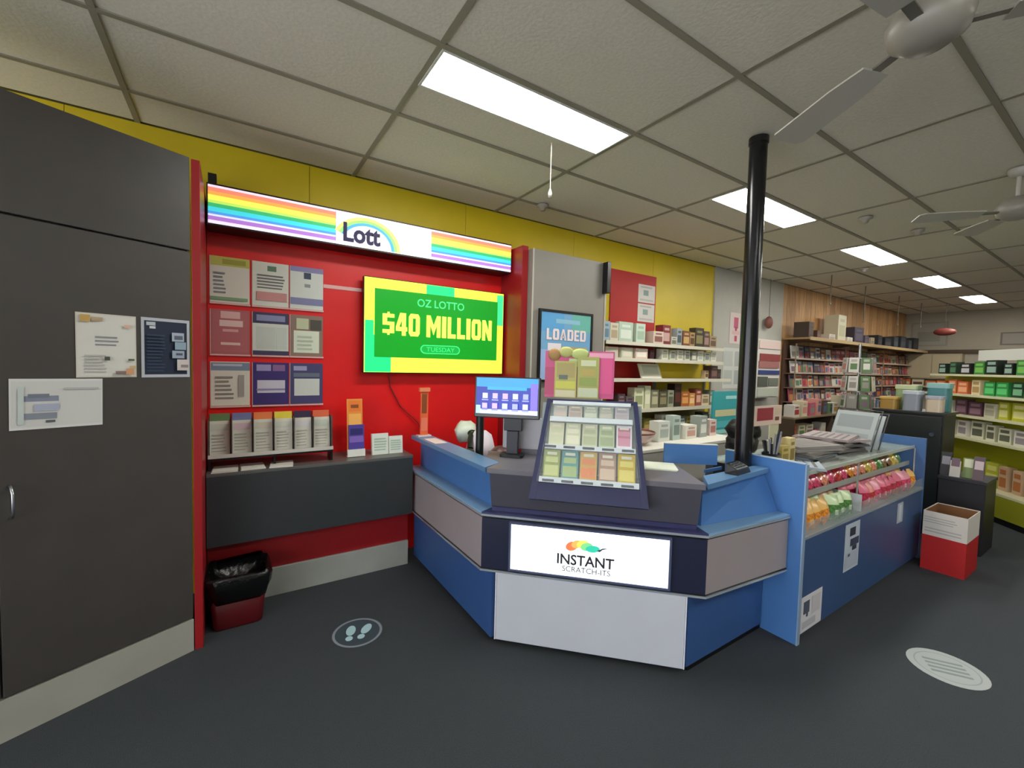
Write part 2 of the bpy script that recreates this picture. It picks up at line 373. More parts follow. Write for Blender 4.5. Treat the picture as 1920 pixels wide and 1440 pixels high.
# nine posters in clear pockets
def poster(col, row, base, prints, label):
    x = (-.112, .113, .332)[col]; z = (1.845, 1.522, 1.192)[row]; w = (.208, .208, .205)[col]; h = (.285, .28, .28)[row]
    t = thing('poster', (x, 3.28, z), label, 'poster')
    M = frame(x, 3.284, 1, 0, z)
    b = MB(M); b.box(0, -.0015, 0, w, 0, h, mat(base, .5)); b.rects(I4, w, h, .0015, [(p[0], p[1], p[2], p[3], mat(p[4], .5)) for p in prints]); build('sheet', b, t)
    b = MB(M); b.box(-.004, -.008, -.012, w+.004, .003, -.002, mat('#e4b9b4', .3)); b.box(-.004, -.003, 0, -.0005, .003, h, mat('#cfc4bd', .3)); build('pocket_holder', b, t)
T = '#6b6d70'
poster(0, 0, '#dcdccf', [(.0, .8, 1, 1, '#c3c45e'), (.3, .84, .9, .95, '#a3a445')]+lines(.08, .4, .2, .7, 6, '#7f8890')+[(0, .05, .95, .12, '#7fa67e')], 'white poster with a yellow green heading at the top left of the poster wall')
poster(1, 0, '#d9dccf', [(.4, .8, .65, .92, '#5d7a64')]+lines(.12, .9, .4, .75, 5, '#6f6f72')+[(.1, .12, .95, .32, '#c98f8c')], 'white poster with grey writing and a pink block, top middle of the poster wall')
poster(2, 0, '#d5dad2', [(0, .88, 1, 1, '#8a86b4'), (.4, .72, .62, .87, '#38465a'), (.42, .52, .6, .6, '#8d9498'), (0, .1, 1, .26, '#7f82a8')], 'white poster with a dark round emblem and mauve bands, top right of the poster wall')
poster(0, 1, '#b0656a', [(.05, .05, .95, .95, '#b5686c'), (.25, .8, .75, .96, '#e0b9b4'), (.22, .62, .82, .76, '#e4c9c2'), (.3, .5, .7, .56, '#d9a8a4'), (.25, .2, .75, .26, '#e0c5b8')], 'dusty red poster with pale lettering, middle left of the poster wall')
poster(1, 1, '#3c3a5c', [(0, .1, 1, .74, '#d5ddd2'), (.1, .8, .9, .94, '#8b93b8'), (.1, .14, .62, .66, '#c6cfc6'), (.65, .14, .95, .66, '#c9d2c8')], 'dark blue poster with a pale table in the centre of the poster wall')
poster(2, 1, '#8d7468', [(.1, .08, .88, .62, '#d9e3cc'), (.18, .66, .55, .92, '#bfc7a2'), (.6, .64, .95, .9, '#4d4b40')]+lines(.2, .8, .15, .55, 4, '#b6c4b0'), 'brown photo poster with a pale green box, middle right of the poster wall')
poster(0, 2, '#dcdccd', [(0, .8, 1, .98, '#7c8ea3'), (.05, .9, .8, .95, '#b9c3cf')]+lines(.1, .6, .15, .72, 6, '#8b8a80')+[(.7, .2, .85, .7, '#a2a39a')], 'white poster with a slate blue heading, bottom left of the poster wall')
poster(1, 2, '#3a2c72', [(.12, .28, .9, .58, '#cdccda'), (.1, .8, .5, .95, '#a49cc8'), (.55, .8, .9, .95, '#8c6a9a'), (.1, .34, .9, .38, '#8c86ac')], 'deep violet poster with a pale grid, bottom middle of the poster wall')
poster(2, 2, '#45426f', [(.12, .2, .9, .62, '#cdd4cc'), (.1, .82, .5, .93, '#9fa0c4'), (.1, .66, .9, .76, '#63707c')], 'slate violet poster with a pale window, bottom right of the poster wall')

# bench
t = thing('bench', (.5, 3.1, 0), 'dark grey wall bench below the posters', 'bench')
BEN = mat('#33373a', .45, noise=.06, scale=5)
b = MB(); b.box(-.127, 2.95, .405, 1.09, 2.975, .812, BEN); build('front_panel', b, t, bevel=.002)
b = MB(); b.box(-.127, 2.95, .813, 1.09, YW-.024, .832, mat('#5a5a58', .35)); build('worktop', b, t, bevel=.002)
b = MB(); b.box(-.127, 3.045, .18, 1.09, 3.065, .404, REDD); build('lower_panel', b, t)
b = MB(); b.box(-.127, 3.03, 0, 1.09, 3.08, .178, mat('#9c9e97', .5, noise=.08, scale=5)); build('skirting', b, t, bevel=.002)
# brochure rack
t = thing('brochure_rack', (.21, 3.08, .833), 'black counter rack holding rows of pale brochures below the posters', 'rack')
b = MB(); b.box(-.12, 3.01, .895, .56, 3.14, .907, BLK); build('tray', b, t)
for x in (-.12, .215, .548):
    b = MB(); b.box(x, 3.03, .833, x+.012, 3.15, .894, BLK); build('foot', b, t)
b = MB(); b.box(-.12, 3.15, .908, .56, 3.156, 1.155, mat('#a81c1c', .3)); build('back_panel', b, t)
for i in range(7):
    x = -.12+i*.112
    b = MB(); b.box(x, 3.02, .908, x+.004, 3.149, 1.13, mat('#4b4a46', .3)); build('divider', b, t)
b = MB(); b.box(-.12, 3.01, .908, .56, 3.014, .93, mat('#c9c4bb', .2)); build('front_lip', b, t)
cols = [('#5f7a4f', '#c9cdbd', 'green'), ('#6c74a0', '#d3b8c0', 'blue'), ('#d9773c', '#cfc6b4', 'orange'), ('#d8c63a', '#cfd0c2', 'yellow'), ('#2c1c3c', '#d3cfd0', 'dark purple'), ('#d0603c', '#c9cfc0', 'red orange')]
for i, (hc, bc, nm) in enumerate(cols):
    x = -.113+i*.112; z = .909; h = .245
    M = frame(x, 3.075, 1, 0, z)
    L = Matrix.Rotation(-.12, 4, 'X')
    b = MB(M); b.box(0, -.022, 0, .100, 0, h-.035, mat('#d8d5c6', .6), L); b.box(0, -.004, h-.035, .100, 0, h+.01, mat(hc, .5), L)
    rr = random.Random(i)
    b.rects(L, .1, h, .0225, [(.06, .62, .94, .78, mat(bc, .6))]+[(p[0], p[1], p[2], p[3], mat(p[4], .6)) for p in lines(.1, .85, .12, .58, 6, '#aaa79c', rr, .3)])
    build('brochure_stack', b, label=f'stack of pale brochures with a {nm} heading in the black rack', cat='brochures', group='brochures in the black rack')
for i in range(3):
    x = -.105+i*.145
    b = MB(Matrix.Translation((x, 2.96, .833)) @ Matrix.Rotation((-.05, .04, -.12)[i], 4, 'Z'))
    for k in range(3): b.box(.002*k, .002*k, .0035*k, .13-.002*k, .15, .0035*k+.003, mat('#d5d3c8', .6))
    build('form_pad', b, label=('leftmost', 'middle', 'rightmost')[i]+' of three flat white entry form pads on the front of the dark bench', cat='forms', group='entry form pads on the bench')
# leaflet stand
t = thing('leaflet_stand', (.72, 3.1, .833), 'tall narrow leaflet stand with an orange heading and purple leaflets on the bench', 'stand')
M = frame(.665, 3.08, 1, 0, .833) @ Matrix.Rotation(-.09, 4, 'X')
b = MB(M); b.box(0, 0, 0, .105, .006, .40, mat('#e8913c', .5)); b.rects(I4, .105, .40, 0, [(.1, .78, .9, .97, mat('#ea7c2c', .5)), (.25, .84, .75, .9, mat('#8c4a22', .5)), (.12, .55, .9, .74, mat('#f2b25a', .5))]); build('back_card', b, t)
b = MB(M); b.box(.008, -.012, .045, .112, -.001, .22, mat('#4c3a92', .5)); b.rects(Matrix.Translation((.008, 0, .045)), .104, .175, .012, [(.1, .6, .9, .85, mat('#2a2468', .5)), (.05, .3, .95, .55, mat('#7c62b4', .5))]); build('leaflets', b, t)
b = MB(M); b.box(-.003, -.025, 0, .115, -.013, .05, mat('#d9d9d0', .3)); b.box(-.003, -.0125, 0, .115, .03, .006, mat('#d9d9d0', .3)); build('pocket', b, t)
for k, (x, w, h, n) in enumerate(((.83, .115, .15, 'taller'), (.95, .1, .125, 'shorter'))):
    M = frame(x, 3.06, 1, 0, .833) @ Matrix.Rotation(-.1, 4, 'X')
    b = MB(M); b.box(0, 0, 0, w, .03, h, mat('#d6dcd0', .6)); b.rects(I4, w, h, 0, [(p[0], p[1], p[2], p[3], mat(p[4], .6)) for p in lines(.12, .9, .2, .85, 5, '#9fb8a4')])
    build('coupon_pad', b, label=f'{n} of two white blocks of coupons leaning on the bench', cat='coupons', group='coupon blocks on the bench')
# waste bin with liner
t = thing('waste_bin', (.03, 2.86, 0), 'dark red waste bin with a black plastic liner under the left end of the bench', 'bin')
def rrect(w, d, r, n=4):
    out = []
    for cx, cy, a0 in ((w-r, d-r, 0), (-w+r, d-r, PI/2), (-w+r, -d+r, PI), (w-r, -d+r, 1.5*PI)):
        for i in range(n+1): a = a0+PI/2*i/n; out.append((cx+r*math.cos(a), cy+r*math.sin(a)))
    return out
def loft(b, rings, m, cap=True):
    n = len(rings[0]); vs = [p for r in rings for p in r]
    fs = [(j*n+i, j*n+(i+1) % n, (j+1)*n+(i+1) % n, (j+1)*n+i) for j in range(len(rings)-1) for i in range(n)]
    if cap: fs.append(list(range(n))[::-1])
    return b.add(vs, fs, m, None, True)
bx, by = .025, 2.87
BINR = mat('#571016', .35)
b = MB(); loft(b, [[(bx+x, by+y, z) for x, y in rrect(w, d, .03)] for w, d, z in ((.115, .10, 0), (.118, .103, .01), (.14, .125, .27), (.137, .122, .27), (.115, .10, .02))], BINR); build('tub', b, t)
rn = random.Random(9); rings = []
for w, d, z, am in ((.135, .12, .15, .004), (.145, .13, .19, .012), (.155, .142, .24, .012), (.16, .146, .285, .008), (.15, .135, .31, .008), (.125, .11, .25, .01), (.07, .06, .2, .01)):
    rings.append([(bx+x*(1+rn.uniform(-am, am)*6), by+y*(1+rn.uniform(-am, am)*6), z+rn.uniform(-am, am)) for x, y in rrect(w, d, .05)])
b = MB(); loft(b, rings, mat('#0a0b0c', .22, bump=.6, scale=30)); build('bin_liner', b, t)

# grey column right of the alcove
COLG = mat('#8a857c', .45, noise=.04, scale=4)
t = thing('column_cladding', (2.5, 3.05, 0), 'grey clad column between the red alcove and the shelving', 'column')
b = MB(); b.box(2.064, 2.9, 0, 2.90, 3.28, 2.455, COLG); build('front_panel', b, t, bevel=.003)
b = MB(); b.box(2.062, 2.893, 0, 2.074, 2.899, 2.455, mat('#b9b4aa', .4)); build('edge_trim', b, t)
b = MB(); b.box(2.885, 2.893, 0, 2.90, 2.899, 2.455, mat('#b9b4aa', .4)); build('edge_trim', b, t)
b = MB(); b.box(2.845, 2.83, 2.17, 2.89, 2.892, 2.45, BLK); build('bracket', b, bevel=.003, label='black upright box fixed at the top right of the grey column', cat='bracket')
t = thing('framed_poster', (2.42, 2.88, 1.38), 'blue framed poster with white lettering on the grey column', 'poster')
M = frame(2.125, 2.888, 1, 0, 1.36); w, h = .60, .61
b = MB(M)
for q in ((0, 0, .02, h), (w-.02, 0, w, h), (.02, 0, w-.02, .02), (.02, h-.02, w-.02, h)): b.box(q[0], -.02, q[1], q[2], 0, q[3], BLK)
build('frame', b, t)
b = MB(M); b.box(.0205, -.012, .0205, w-.0205, -.001, h-.0205, mat('#76abd0', .3))
b.rects(I4, w, h, .012, [(.035, .7, .45, .965, mat('#5fa6d8', .3)), (.6, .72, .965, .965, mat('#6cb8a8', .3)), (.3, .82, .75, .88, mat('#8cc0d6', .3)), (.035, .035, .3, .45, mat('#9ab4dc', .3)), (.2, .1, .9, .5, mat('#b8a878', .3)), (.16, .44, .4, .54, mat('#e8e0e4', .3))]); build('print', b, t)
block_lettering('LOADED', M @ Matrix.Translation((0, -.016, 0)), .3, .405, .44, .095, mat('#f0dede', .4), t)

# ------------------------------------------------------------------ wall shelving behind the counter
CREAM = mat('#cfc8b0', .45)
t = thing('wall_shelving', (4.4, 3.1, 0), 'cream shop shelving on the yellow wall between the grey column and the white pillar', 'shelves')
SZ = [(1.755, 3.04, 5.02), (1.59, 3.06, 5.02), (1.385, 3.06, 5.2), (1.065, 3.1, 5.0), (.78, 3.1, 5.2), (.45, 3.1, 5.2)]
for k, (z, x0, x1) in enumerate(SZ):
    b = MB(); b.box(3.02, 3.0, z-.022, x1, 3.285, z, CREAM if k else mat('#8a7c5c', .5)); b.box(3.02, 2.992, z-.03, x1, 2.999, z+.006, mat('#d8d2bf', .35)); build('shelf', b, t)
for x in (3.05, 4.12, 5.1):
    b = MB(); b.box(x, 3.286, .1, x+.03, 3.306, 1.9, mat('#8d8a80', .4)); build('upright', b, t)
b = MB(); b.box(3.0, 3.02, .0, 5.2, 3.28, .10, mat('#5a5347', .6)); build('plinth', b, t)
b = MB(); b.box(3.37, YW-.012, .8, 4.10, YW-.001, 2.545, mat('#b81c1c', .45)); build('wall_board', b, label='red board on the yellow wall above the cream shelving', cat='board')
t = thing('notice_sheets', (3.95, 3.29, 2.0), 'two white sheets pinned one above the other on the red board', 'notice')
for z in (2.02, 2.235):
    M = frame(3.80, 3.297, 1, 0, z)
    b = MB(M); b.box(0, -.002, 0, .28, 0, .20, mat('#dcd9d2', .6)); b.rects(I4, .28, .2, .002, [(.3, .4, .6, .7, mat('#8fa5a0', .6)), (.1, .1, .9, .2, mat('#c4bfbb', .6)), (.12, .82, .8, .9, mat('#b9b4b0', .6))]); build('sheet', b, t)
# goods on the shelves -------------------------------------------------
def goods_box(b, x, y, z, w, d, h, c, c2=None, rz=0):
    L = Matrix.Translation((x, y, z)) @ Matrix.Rotation(rz, 4, 'Z')
    b.box(-w/2, -d/2, 0, w/2, d/2, h, mat(c, .45), L)
    if c2: b.rects(L @ Matrix.Translation((-w/2, -d/2, 0)), w, h, 0, [(.12, .2, .88, .62, mat(c2, .5)), (.2, .74, .8, .86, mat(c2, .5))])
    return b
rn = random.Random(21)
def spread(x0, x1, y, z, items, where, cat='packet', name='packet', group=None):
    """items: (width, height, depth, colour, print colour, wording)"""
    tot = sum(i[0] for i in items); gap = (x1-x0-tot)/max(1, len(items)); x = x0
    for (w, h, d, c, c2, txt) in items:
        b = MB(); goods_box(b, x+w/2, y, z+.0005, w, d, h, c, c2, rn.uniform(-.06, .06))
        build(name, b, label=f'{txt} {where}', cat=cat, group=group or f'goods {where}'); x += w+gap
G = spread
G(3.06, 3.30, 3.12, 1.756, [(.11, .20, .05, '#a8bfca', '#6f93a8', 'pale blue card pack'), (.12, .19, .05, '#d9d2bd', '#b9a888', 'cream card pack')], 'at the left end of the top cream shelf')
G(3.30, 3.75, 3.12, 1.756, [(.21, .21, .05, '#b9d0bb', '#dfe8da', 'pale green greeting card pack'), (.14, .21, .05, '#c6dcca', '#a9c0a9', 'mint green card pack')], 'under the red board on the top cream shelf')
G(3.78, 4.22, 3.12, 1.756, [(.16, .14, .15, '#d6c3b4', '#8b5a52', 'pink and white stacked carton'), (.14, .22, .1, '#7e2a2c', '#c9a59c', 'dark red tall box'), (.1, .1, .1, '#c9c6b4', '#77786a', 'small beige carton')], 'below the pinned sheets')
G(4.22, 5.0, 3.12, 1.756, [(.09, .2, .08, '#9ba6a8', '#4d585c', 'grey blue tub'), (.13, .18, .09, '#7b4a2f', '#cfa86a', 'brown box with a tan window'), (.09, .17, .08, '#b0905c', '#5b3d22', 'tan box'), (.15, .23, .09, '#3e3425', '#8c8253', 'dark olive box'), (.11, .20, .09, '#57433a', '#a8837c', 'brown box with a pink label'), (.14, .15, .09, '#a89172', '#6b523c', 'low tan box')], 'at the right end of the top cream shelf')
G(3.08, 3.85, 3.1, 1.591, [(.17, .11, .1, '#d8c2b0', '#b8cdb4', 'pinkish white card box'), (.17, .11, .1, '#c9cdb4', '#dfd9c6', 'light green card box'), (.18, .11, .1, '#dcc7b8', '#efe7da', 'cream card box'), (.06, .1, .1, '#461c22', '#2a1016', 'small maroon box')], 'on the left half of the second cream shelf')
G(3.95, 5.0, 3.1, 1.591, [(.1, .12, .08, '#d6d4c2', '#a3a48f', 'off white packet'), (.1, .11, .08, '#c9ccb8', '#7c8278', 'grey green packet'), (.1, .12, .08, '#e0ddce', '#9ea293', 'white packet with a grey square'), (.1, .12, .08, '#cfcfbf', '#6f726b', 'pale packet with dark print'), (.09, .11, .08, '#9ba092', '#dad8c8', 'grey packet'), (.1, .12, .08, '#d9d8cc', '#b0b3a5', 'plain white packet'), (.1, .11, .08, '#c4c9bb', '#878c80', 'pale green packet'), (.1, .12, .08, '#dedccd', '#bcbcae', 'cream packet')], 'on the right half of the second cream shelf')
M = frame(3.70, 3.12, 1, 0, 1.386) @ Matrix.Rotation(-.35, 4, 'X')
b = MB(M); b.box(0, 0, 0, .34, .012, .17, mat('#d5d3c0', .5)); b.rects(I4, .34, .17, 0, [(.15, .3, .9, .9, mat('#b8bfae', .5)), (.05, .02, .95, .2, mat('#eceada', .5))])
build('display_card', b, label='pale sloping display card alone on the third cream shelf', cat='card')
G(4.78, 5.1, 3.1, 1.386, [(.06, .1, .06, '#c9b28a', '#6b4b3a', 'small tan box'), (.15, .16, .1, '#4a3330', '#7c5d55', 'dark brown box'), (.07, .12, .08, '#2c2522', '#51413c', 'blackish small box')], 'at the right end of the third cream shelf')
b = MB(); b.box(3.55, 3.262, .785, 5.1, 3.268, 1.02, mat('#8d8040', .5)); build('shelf_back_card', b, label='olive yellow strip of card behind the goods of the fifth cream shelf', cat='card')
its = []
for k, (c, c2, n) in enumerate([('#4a3a3e', '#8c6b70', 'dusky plum box'), ('#6a5a5e', '#3a2c30', 'grey plum tin'), ('#d8d7b8', '#9aa378', 'cream and green bag of paper flowers'), ('#c6caa6', '#e2e0c6', 'pale green tall packet'), ('#7d7b64', '#b5b08e', 'olive box'), ('#54503c', '#8b8360', 'dark olive jar'), ('#9a9c84', '#5d5e4c', 'grey olive tin'), ('#241814', '#5a2c20', 'near black box'), ('#a8602f', '#dc9a58', 'orange jar'), ('#c98a4a', '#e8c08a', 'light orange jar'), ('#8c4a3a', '#d9a58c', 'terracotta box'), ('#cfc0a0', '#8f7c5c', 'beige box'), ('#6f7464', '#c8cbb8', 'grey green box')]):
    its.append((.10+.02*(k % 3), (.16, .13, .22, .24, .2, .18, .19, .26, .17, .15, .2, .13, .18)[k], .1, c, c2, n))
G(3.30, 5.0, 3.12, 1.066, its, 'on the fourth cream shelf')
its = []
for k, (c, c2, n) in enumerate([('#4a4644', '#8e7e70', 'dark grey box'), ('#76423c', '#b88878', 'brick red packet'), ('#7c7838', '#a89c50', 'olive packet'), ('#8c8258', '#c4bc8c', 'khaki packet'), ('#c9cab8', '#8e9484', 'pale tin'), ('#5b6468', '#a5b0b2', 'slate box'), ('#6c7478', '#c3cccc', 'blue grey box'), ('#8a7c3c', '#5c5424', 'mustard box'), ('#7b4e34', '#bd8c5c', 'brown tin'), ('#3f4a44', '#8ba094', 'dark green tin'), ('#b9beb0', '#8c9488', 'pale grey tin')]):
    its.append((.13, (.14, .12, .17, .15, .2, .19, .17, .16, .15, .2, .17)[k], .1, c, c2, n))
G(3.4, 5.05, 3.12, .781, its, 'on the fifth cream shelf')
G(3.45, 4.1, 3.05, .781, [(.14, .11, .05, '#dcdccf', '#a8b0a8', 'small white tissue pack'), (.16, .07, .06, '#b4746a', '#e0c0b4', 'low pink packet'), (.12, .13, .04, '#c9d4cc', '#8fa09a', 'pale mint sachet box')], 'at the front edge of the fifth cream shelf')
t = thing('bowl', (2.75, 2.35, .781), 'pale bowl with a brown rim on the low back stand behind the counter', 'bowl')
b = MB(); b.lathe([(0, .882), (.07, .882), (.12, .92), (.145, .975), (.14, .975), (.11, .925), (.06, .895), (0, .893)], mat('#cdb6aa', .35), 2.75, 2.35, 24); build('body', b, t)
b = MB(); b.lathe([(.146, .972), (.152, .98), (.146, .988), (.138, .98), (.146, .972)], mat('#7c4c40', .35), 2.75, 2.35, 24); build('rim', b, t)
t = thing('back_stand', (3.0, 2.35, 0), 'low pale back stand holding white goods inside the counter area', 'stand')
b = MB(); b.box(2.5, 2.15, 0, 3.9, 2.55, .855, mat('#c9c6ba', .5)); build('body', b, t, bevel=.004)
b = MB(); b.box(2.48, 2.13, .8555, 3.92, 2.57, .881, mat('#dedbd0', .4)); build('top', b, t, bevel=.003)
G(2.98, 3.88, 2.36, .8815, [(.14, .17, .1, '#d9dcd2', '#a9b4ac', 'white tub'), (.10, .21, .08, '#b9c8c0', '#7f9088', 'pale green bottle box'), (.15, .12, .12, '#e2ded2', '#c49c8c', 'cream carton'), (.12, .19, .1, '#9aa39c', '#d8dad0', 'grey carton'), (.1, .15, .08, '#d8c4bc', '#a8746c', 'pinkish packet')], 'on the low back stand')
# teal and cream poster stand by the pole
t = thing('card_stand', (4.5, 2.72, 0), 'turquoise and cream card display stand left of the pole', 'stand')
b = MB(); b.box(4.22, 2.60, 0, 4.72, 2.92, .56, mat('#c9c8bb', .6)); build('base', b, t, bevel=.004)
b = MB(); b.box(4.24, 2.62, .561, 4.70, 2.64, 1.27, mat('#3aa0a4', .45)); b.rects(Matrix.Translation((4.24, 2.62, .56)), .46, .71, 0, [(.0, .0, 1, .3, mat('#cfd2b6', .5)), (.1, .62, .95, .72, mat('#c9c69a', .5)), (.5, .88, .95, .93, mat('#a4dada', .5)), (.05, .45, .95, .55, mat('#55b8bc', .5)), (0, .36, .9, .42, mat('#8ecac0', .5))]); build('header_board', b, t)
for k, x in enumerate((4.28, 4.4, 4.52)):
    M = frame(x, 2.60, 1, 0, .57)
    b = MB(M); b.box(0, -.02, 0, .1, -.001, .24, mat(('#d4d2c0', '#c6a8a0', '#d9dcc4')[k], .5)); b.rects(I4, .1, .24, .02, [(.15, .4, .85, .8, mat(('#8c8f7c', '#8f5a54', '#a9b890')[k], .5))]); build('leaflets', b, t)

# white pillar posters
sheet('heart_poster', WF, 5.62, 1.86, .30, .42, '#d6c6c2', [(.32, .5, .68, .85, '#c05a74'), (.42, .42, .58, .55, '#a8405c'), (.2, .3, .8, .42, '#d9b0b0'), (.4, .08, .6, .26, '#b84860')], 'pink poster with a red heart shape on the white pillar left of the pole', 'poster', y=3.287)
sheet('sheet_of_notices', WF, 5.5, 1.25, .5, .55, '#cdcfc8', [(.05, .1, .45, .45, '#b4b9b2'), (.55, .1, .95, .45, '#a8aeac'), (.05, .55, .45, .92, '#bcbfba'), (.55, .55, .95, .92, '#aeb0ac')], 'pale sheet of small notices low on the white pillar beside the pole', 'notice', y=3.287)
t = thing('magazine_dispenser', (6.7, 3.1, 1.12), 'tall white newspaper dispenser with red and blue headings on the white pillar', 'dispenser')
M = frame(6.05, 3.12, 1, 0, 1.12)
b = MB(M); b.box(0, 0, 0, .62, .16, .82, mat('#d2cdc6', .5)); build('body', b, t, bevel=.004)
for q, c in (((.02, .69, .60, .80), '#dcc4bc'), ((.05, .52, .60, .62), '#8c3836'), ((.03, .42, .58, .515), '#a06864'), ((.03, .33, .60, .39), '#2c3f78'), ((.02, .16, .28, .30), '#51574e'), ((.31, .17, .58, .28), '#6c7268'), ((.02, .02, .58, .14), '#b3b8aa')):
    b = MB(M); b.box(q[0], -.012, q[1], q[2], -.001, q[3], mat(c, .5)); build('paper', b, t)
b = MB(); b.ball((6.5, 3.22, 2.2), .07, .05, .09, mat('#7c4a40', .5)); b.tube([(6.5, 3.22, 2.28), (6.52, 3.23, 2.5), (6.5, 3.22, 2.82)], .003, DARK)
build('hanging_ornament', b, label='small dark red ornament on a thread before the white pillar', cat='ornament')

# ------------------------------------------------------------------ service counter
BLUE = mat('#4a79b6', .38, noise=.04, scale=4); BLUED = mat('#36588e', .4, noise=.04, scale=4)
NAVY = mat('#33345c', .35); TAUPE = mat('#9c9294', .45, noise=.03, scale=5); WPAN = mat('#c6c9d2', .4, noise=.02, scale=4)
GTOP = mat('#6b6870', .4); LEDGE = mat('#7fa6c6', .32); TRIM = mat('#c9d2dc', .25, metal=.6)
t = thing('service_counter', (1.75, 1.75, 0), 'blue three sided service counter with a lit sign on its angled white and navy front', 'counter')
r_ = .7071
def fp(a, b_): return (a*r_+b_*r_, -a*r_+b_*r_)
A0, A1 = -.608, .523; FB = 2.1793          # front corners along the 45 degree face
# kick boards
b = MB(); b.prism([(1.19, 3.0), (1.19, 1.945), (1.895, 1.24), (2.58, 1.24), (2.58, 1.28), (1.915, 1.28), (1.23, 1.965), (1.23, 3.0)], 0, .028, BLK); build('kick_board', b, t)
# base panels
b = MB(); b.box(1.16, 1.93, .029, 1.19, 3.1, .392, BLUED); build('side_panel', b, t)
b = MB(FF); b.box(-.515, FB, .029, .432, FB+.02, .392, WPAN); build('front_panel', b, t)
b = MB(FF); b.box(-.522, FB-.003, .029, -.516, FB+.01, .392, mat('#dfe2ea', .3)); b.box(.433, FB-.003, .029, .439, FB+.01, .392, mat('#dfe2ea', .3)); build('edge_trim', b, t)
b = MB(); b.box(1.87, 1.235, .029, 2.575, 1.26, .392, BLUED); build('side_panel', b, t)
b = MB(); b.prism([(1.19, 3.0), (1.19, 1.96), (1.91, 1.265), (2.57, 1.265), (2.57, 1.3), (1.93, 1.3), (1.22, 2.0), (1.22, 3.0)], .029, .39, mat('#25324c', .6)); build('carcass', b, t)
# overhanging band
b = MB(); b.prism([(1.115, 3.12), (1.115, 1.975), (1.19, 1.905), (1.19, 3.12)], .412, .682, TAUPE); build('band_panel', b, t)
b = MB(); b.prism([(1.912, 1.176), (2.575, 1.116), (2.575, 1.25), (1.842, 1.25)], .412, .682, TAUPE); build('band_panel', b, t)
b = MB(FF); b.hexa([(A0+.004, FB, .412), (A1-.004, FB, .412), (A1-.05, FB+.05, .412), (A0+.05, FB+.05, .412)], [(A0+.004, FB, .682), (A1-.004, FB, .682), (A1-.05, FB+.05, .682), (A0+.05, FB+.05, .682)], mat('#20243c', .35)); build('front_band', b, t)
ring = lambda o, i: [(1.11-o, 3.12), (1.11-o, 1.97-.414*o), (1.91-.414*o, 1.17-o), (2.578, 1.11-o), (2.578, 1.11+i), (1.91+.414*i, 1.17+i), (1.11+i, 1.97+.414*i), (1.11+i, 3.12)]
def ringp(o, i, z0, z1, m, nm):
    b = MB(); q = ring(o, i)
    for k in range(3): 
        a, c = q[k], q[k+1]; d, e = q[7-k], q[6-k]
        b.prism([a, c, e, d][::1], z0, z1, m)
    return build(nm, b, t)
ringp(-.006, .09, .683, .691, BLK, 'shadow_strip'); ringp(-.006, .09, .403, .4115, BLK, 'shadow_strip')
ringp(0, .1, .393, .4025, TRIM, 'edge_trim'); ringp(.002, .02, .6915, .702, TRIM, 'edge_trim')
# ledge: blue on the wings, navy in front
b = MB(); b.prism([(1.112, 3.12), (1.112, 1.972), (1.24, 2.026), (1.24, 3.12)], .7025, .712, LEDGE); build('ledge', b, t)
b = MB(); b.prism([(1.912, 1.172), (2.578, 1.112), (2.578, 1.30), (1.966, 1.30)], .7025, .712, LEDGE); build('ledge', b, t)
b = MB(); b.prism([(1.112, 1.972), (1.912, 1.172), (1.966, 1.30), (1.24, 2.026)], .7025, .712, NAVY); build('ledge', b, t)
b = MB(FF); b.box(-.56, FB+.035, .7125, .475, FB+.07, .735, NAVY); build('ledge_step', b, t)
# upstands
b = MB(); b.box(1.205, 2.02, .7125, 1.24, 3.1, .918, BLUE); build('upstand', b, t)
b = MB(); b.hexa([(1.975, 1.255, .7125), (2.575, 1.175, .7125), (2.575, 1.21, .7125), (1.975, 1.285, .7125)], [(1.975, 1.255, .918), (2.575, 1.262, .918), (2.575, 1.295, .918), (1.975, 1.295, .918)], BLUE); build('upstand', b, t)
b = MB(FF); b.hexa([(-.565, FB+.045, .7355), (.48, FB+.045, .7355), (.48, FB+.075, .7355), (-.565, FB+.075, .7355)], [(-.572, FB+.015, .918), (.487, FB+.015, .918), (.487, FB+.055, .918), (-.572, FB+.055, .918)], mat('#4d4b56', .4)); build('front_upstand', b, t)
# worktops
BT = mat('#5f88b2', .35)
b = MB(); b.prism([(1.135, 3.12), (1.135, 1.985), (1.27, 2.05), (1.27, 3.12)], .919, .945, BT); build('worktop', b, t, bevel=.004)
b = MB(); b.prism([(1.925, 1.195), (2.578, 1.232), (2.578, 1.308), (2.06, 1.308)], .919, .945, BT); build('worktop', b, t, bevel=.004)
b = MB(FF); w_ = .46; b.prism([(A0+.018, FB+.014), (A1-.018, FB+.014), (A1-.10, FB+w_), (-.70, FB+w_), (-.658, 2.457), (-.556, 2.355)], .919, .945, GTOP); build('worktop', b, t, bevel=.004)
b = MB(); b.box(1.275, 2.3, .70, 1.75, 3.12, .725, mat('#55585c', .5)); build('inner_desk', b, t)
# inner blue return board
M = frame(2.12, 1.60, .78, -.62, .946)
b = MB(M); b.box(0, 0, 0, .30, .02, .115, BLUE); b.box(-.001, -.0005, .1155, .301, .021, .119, mat('#dfe0d6', .4)); build('return_board', b, t)
b = MB(); b.box(2.3, 1.45, .90, 2.47, 1.46, .918, BLUE) ; build('bracket', b, t)
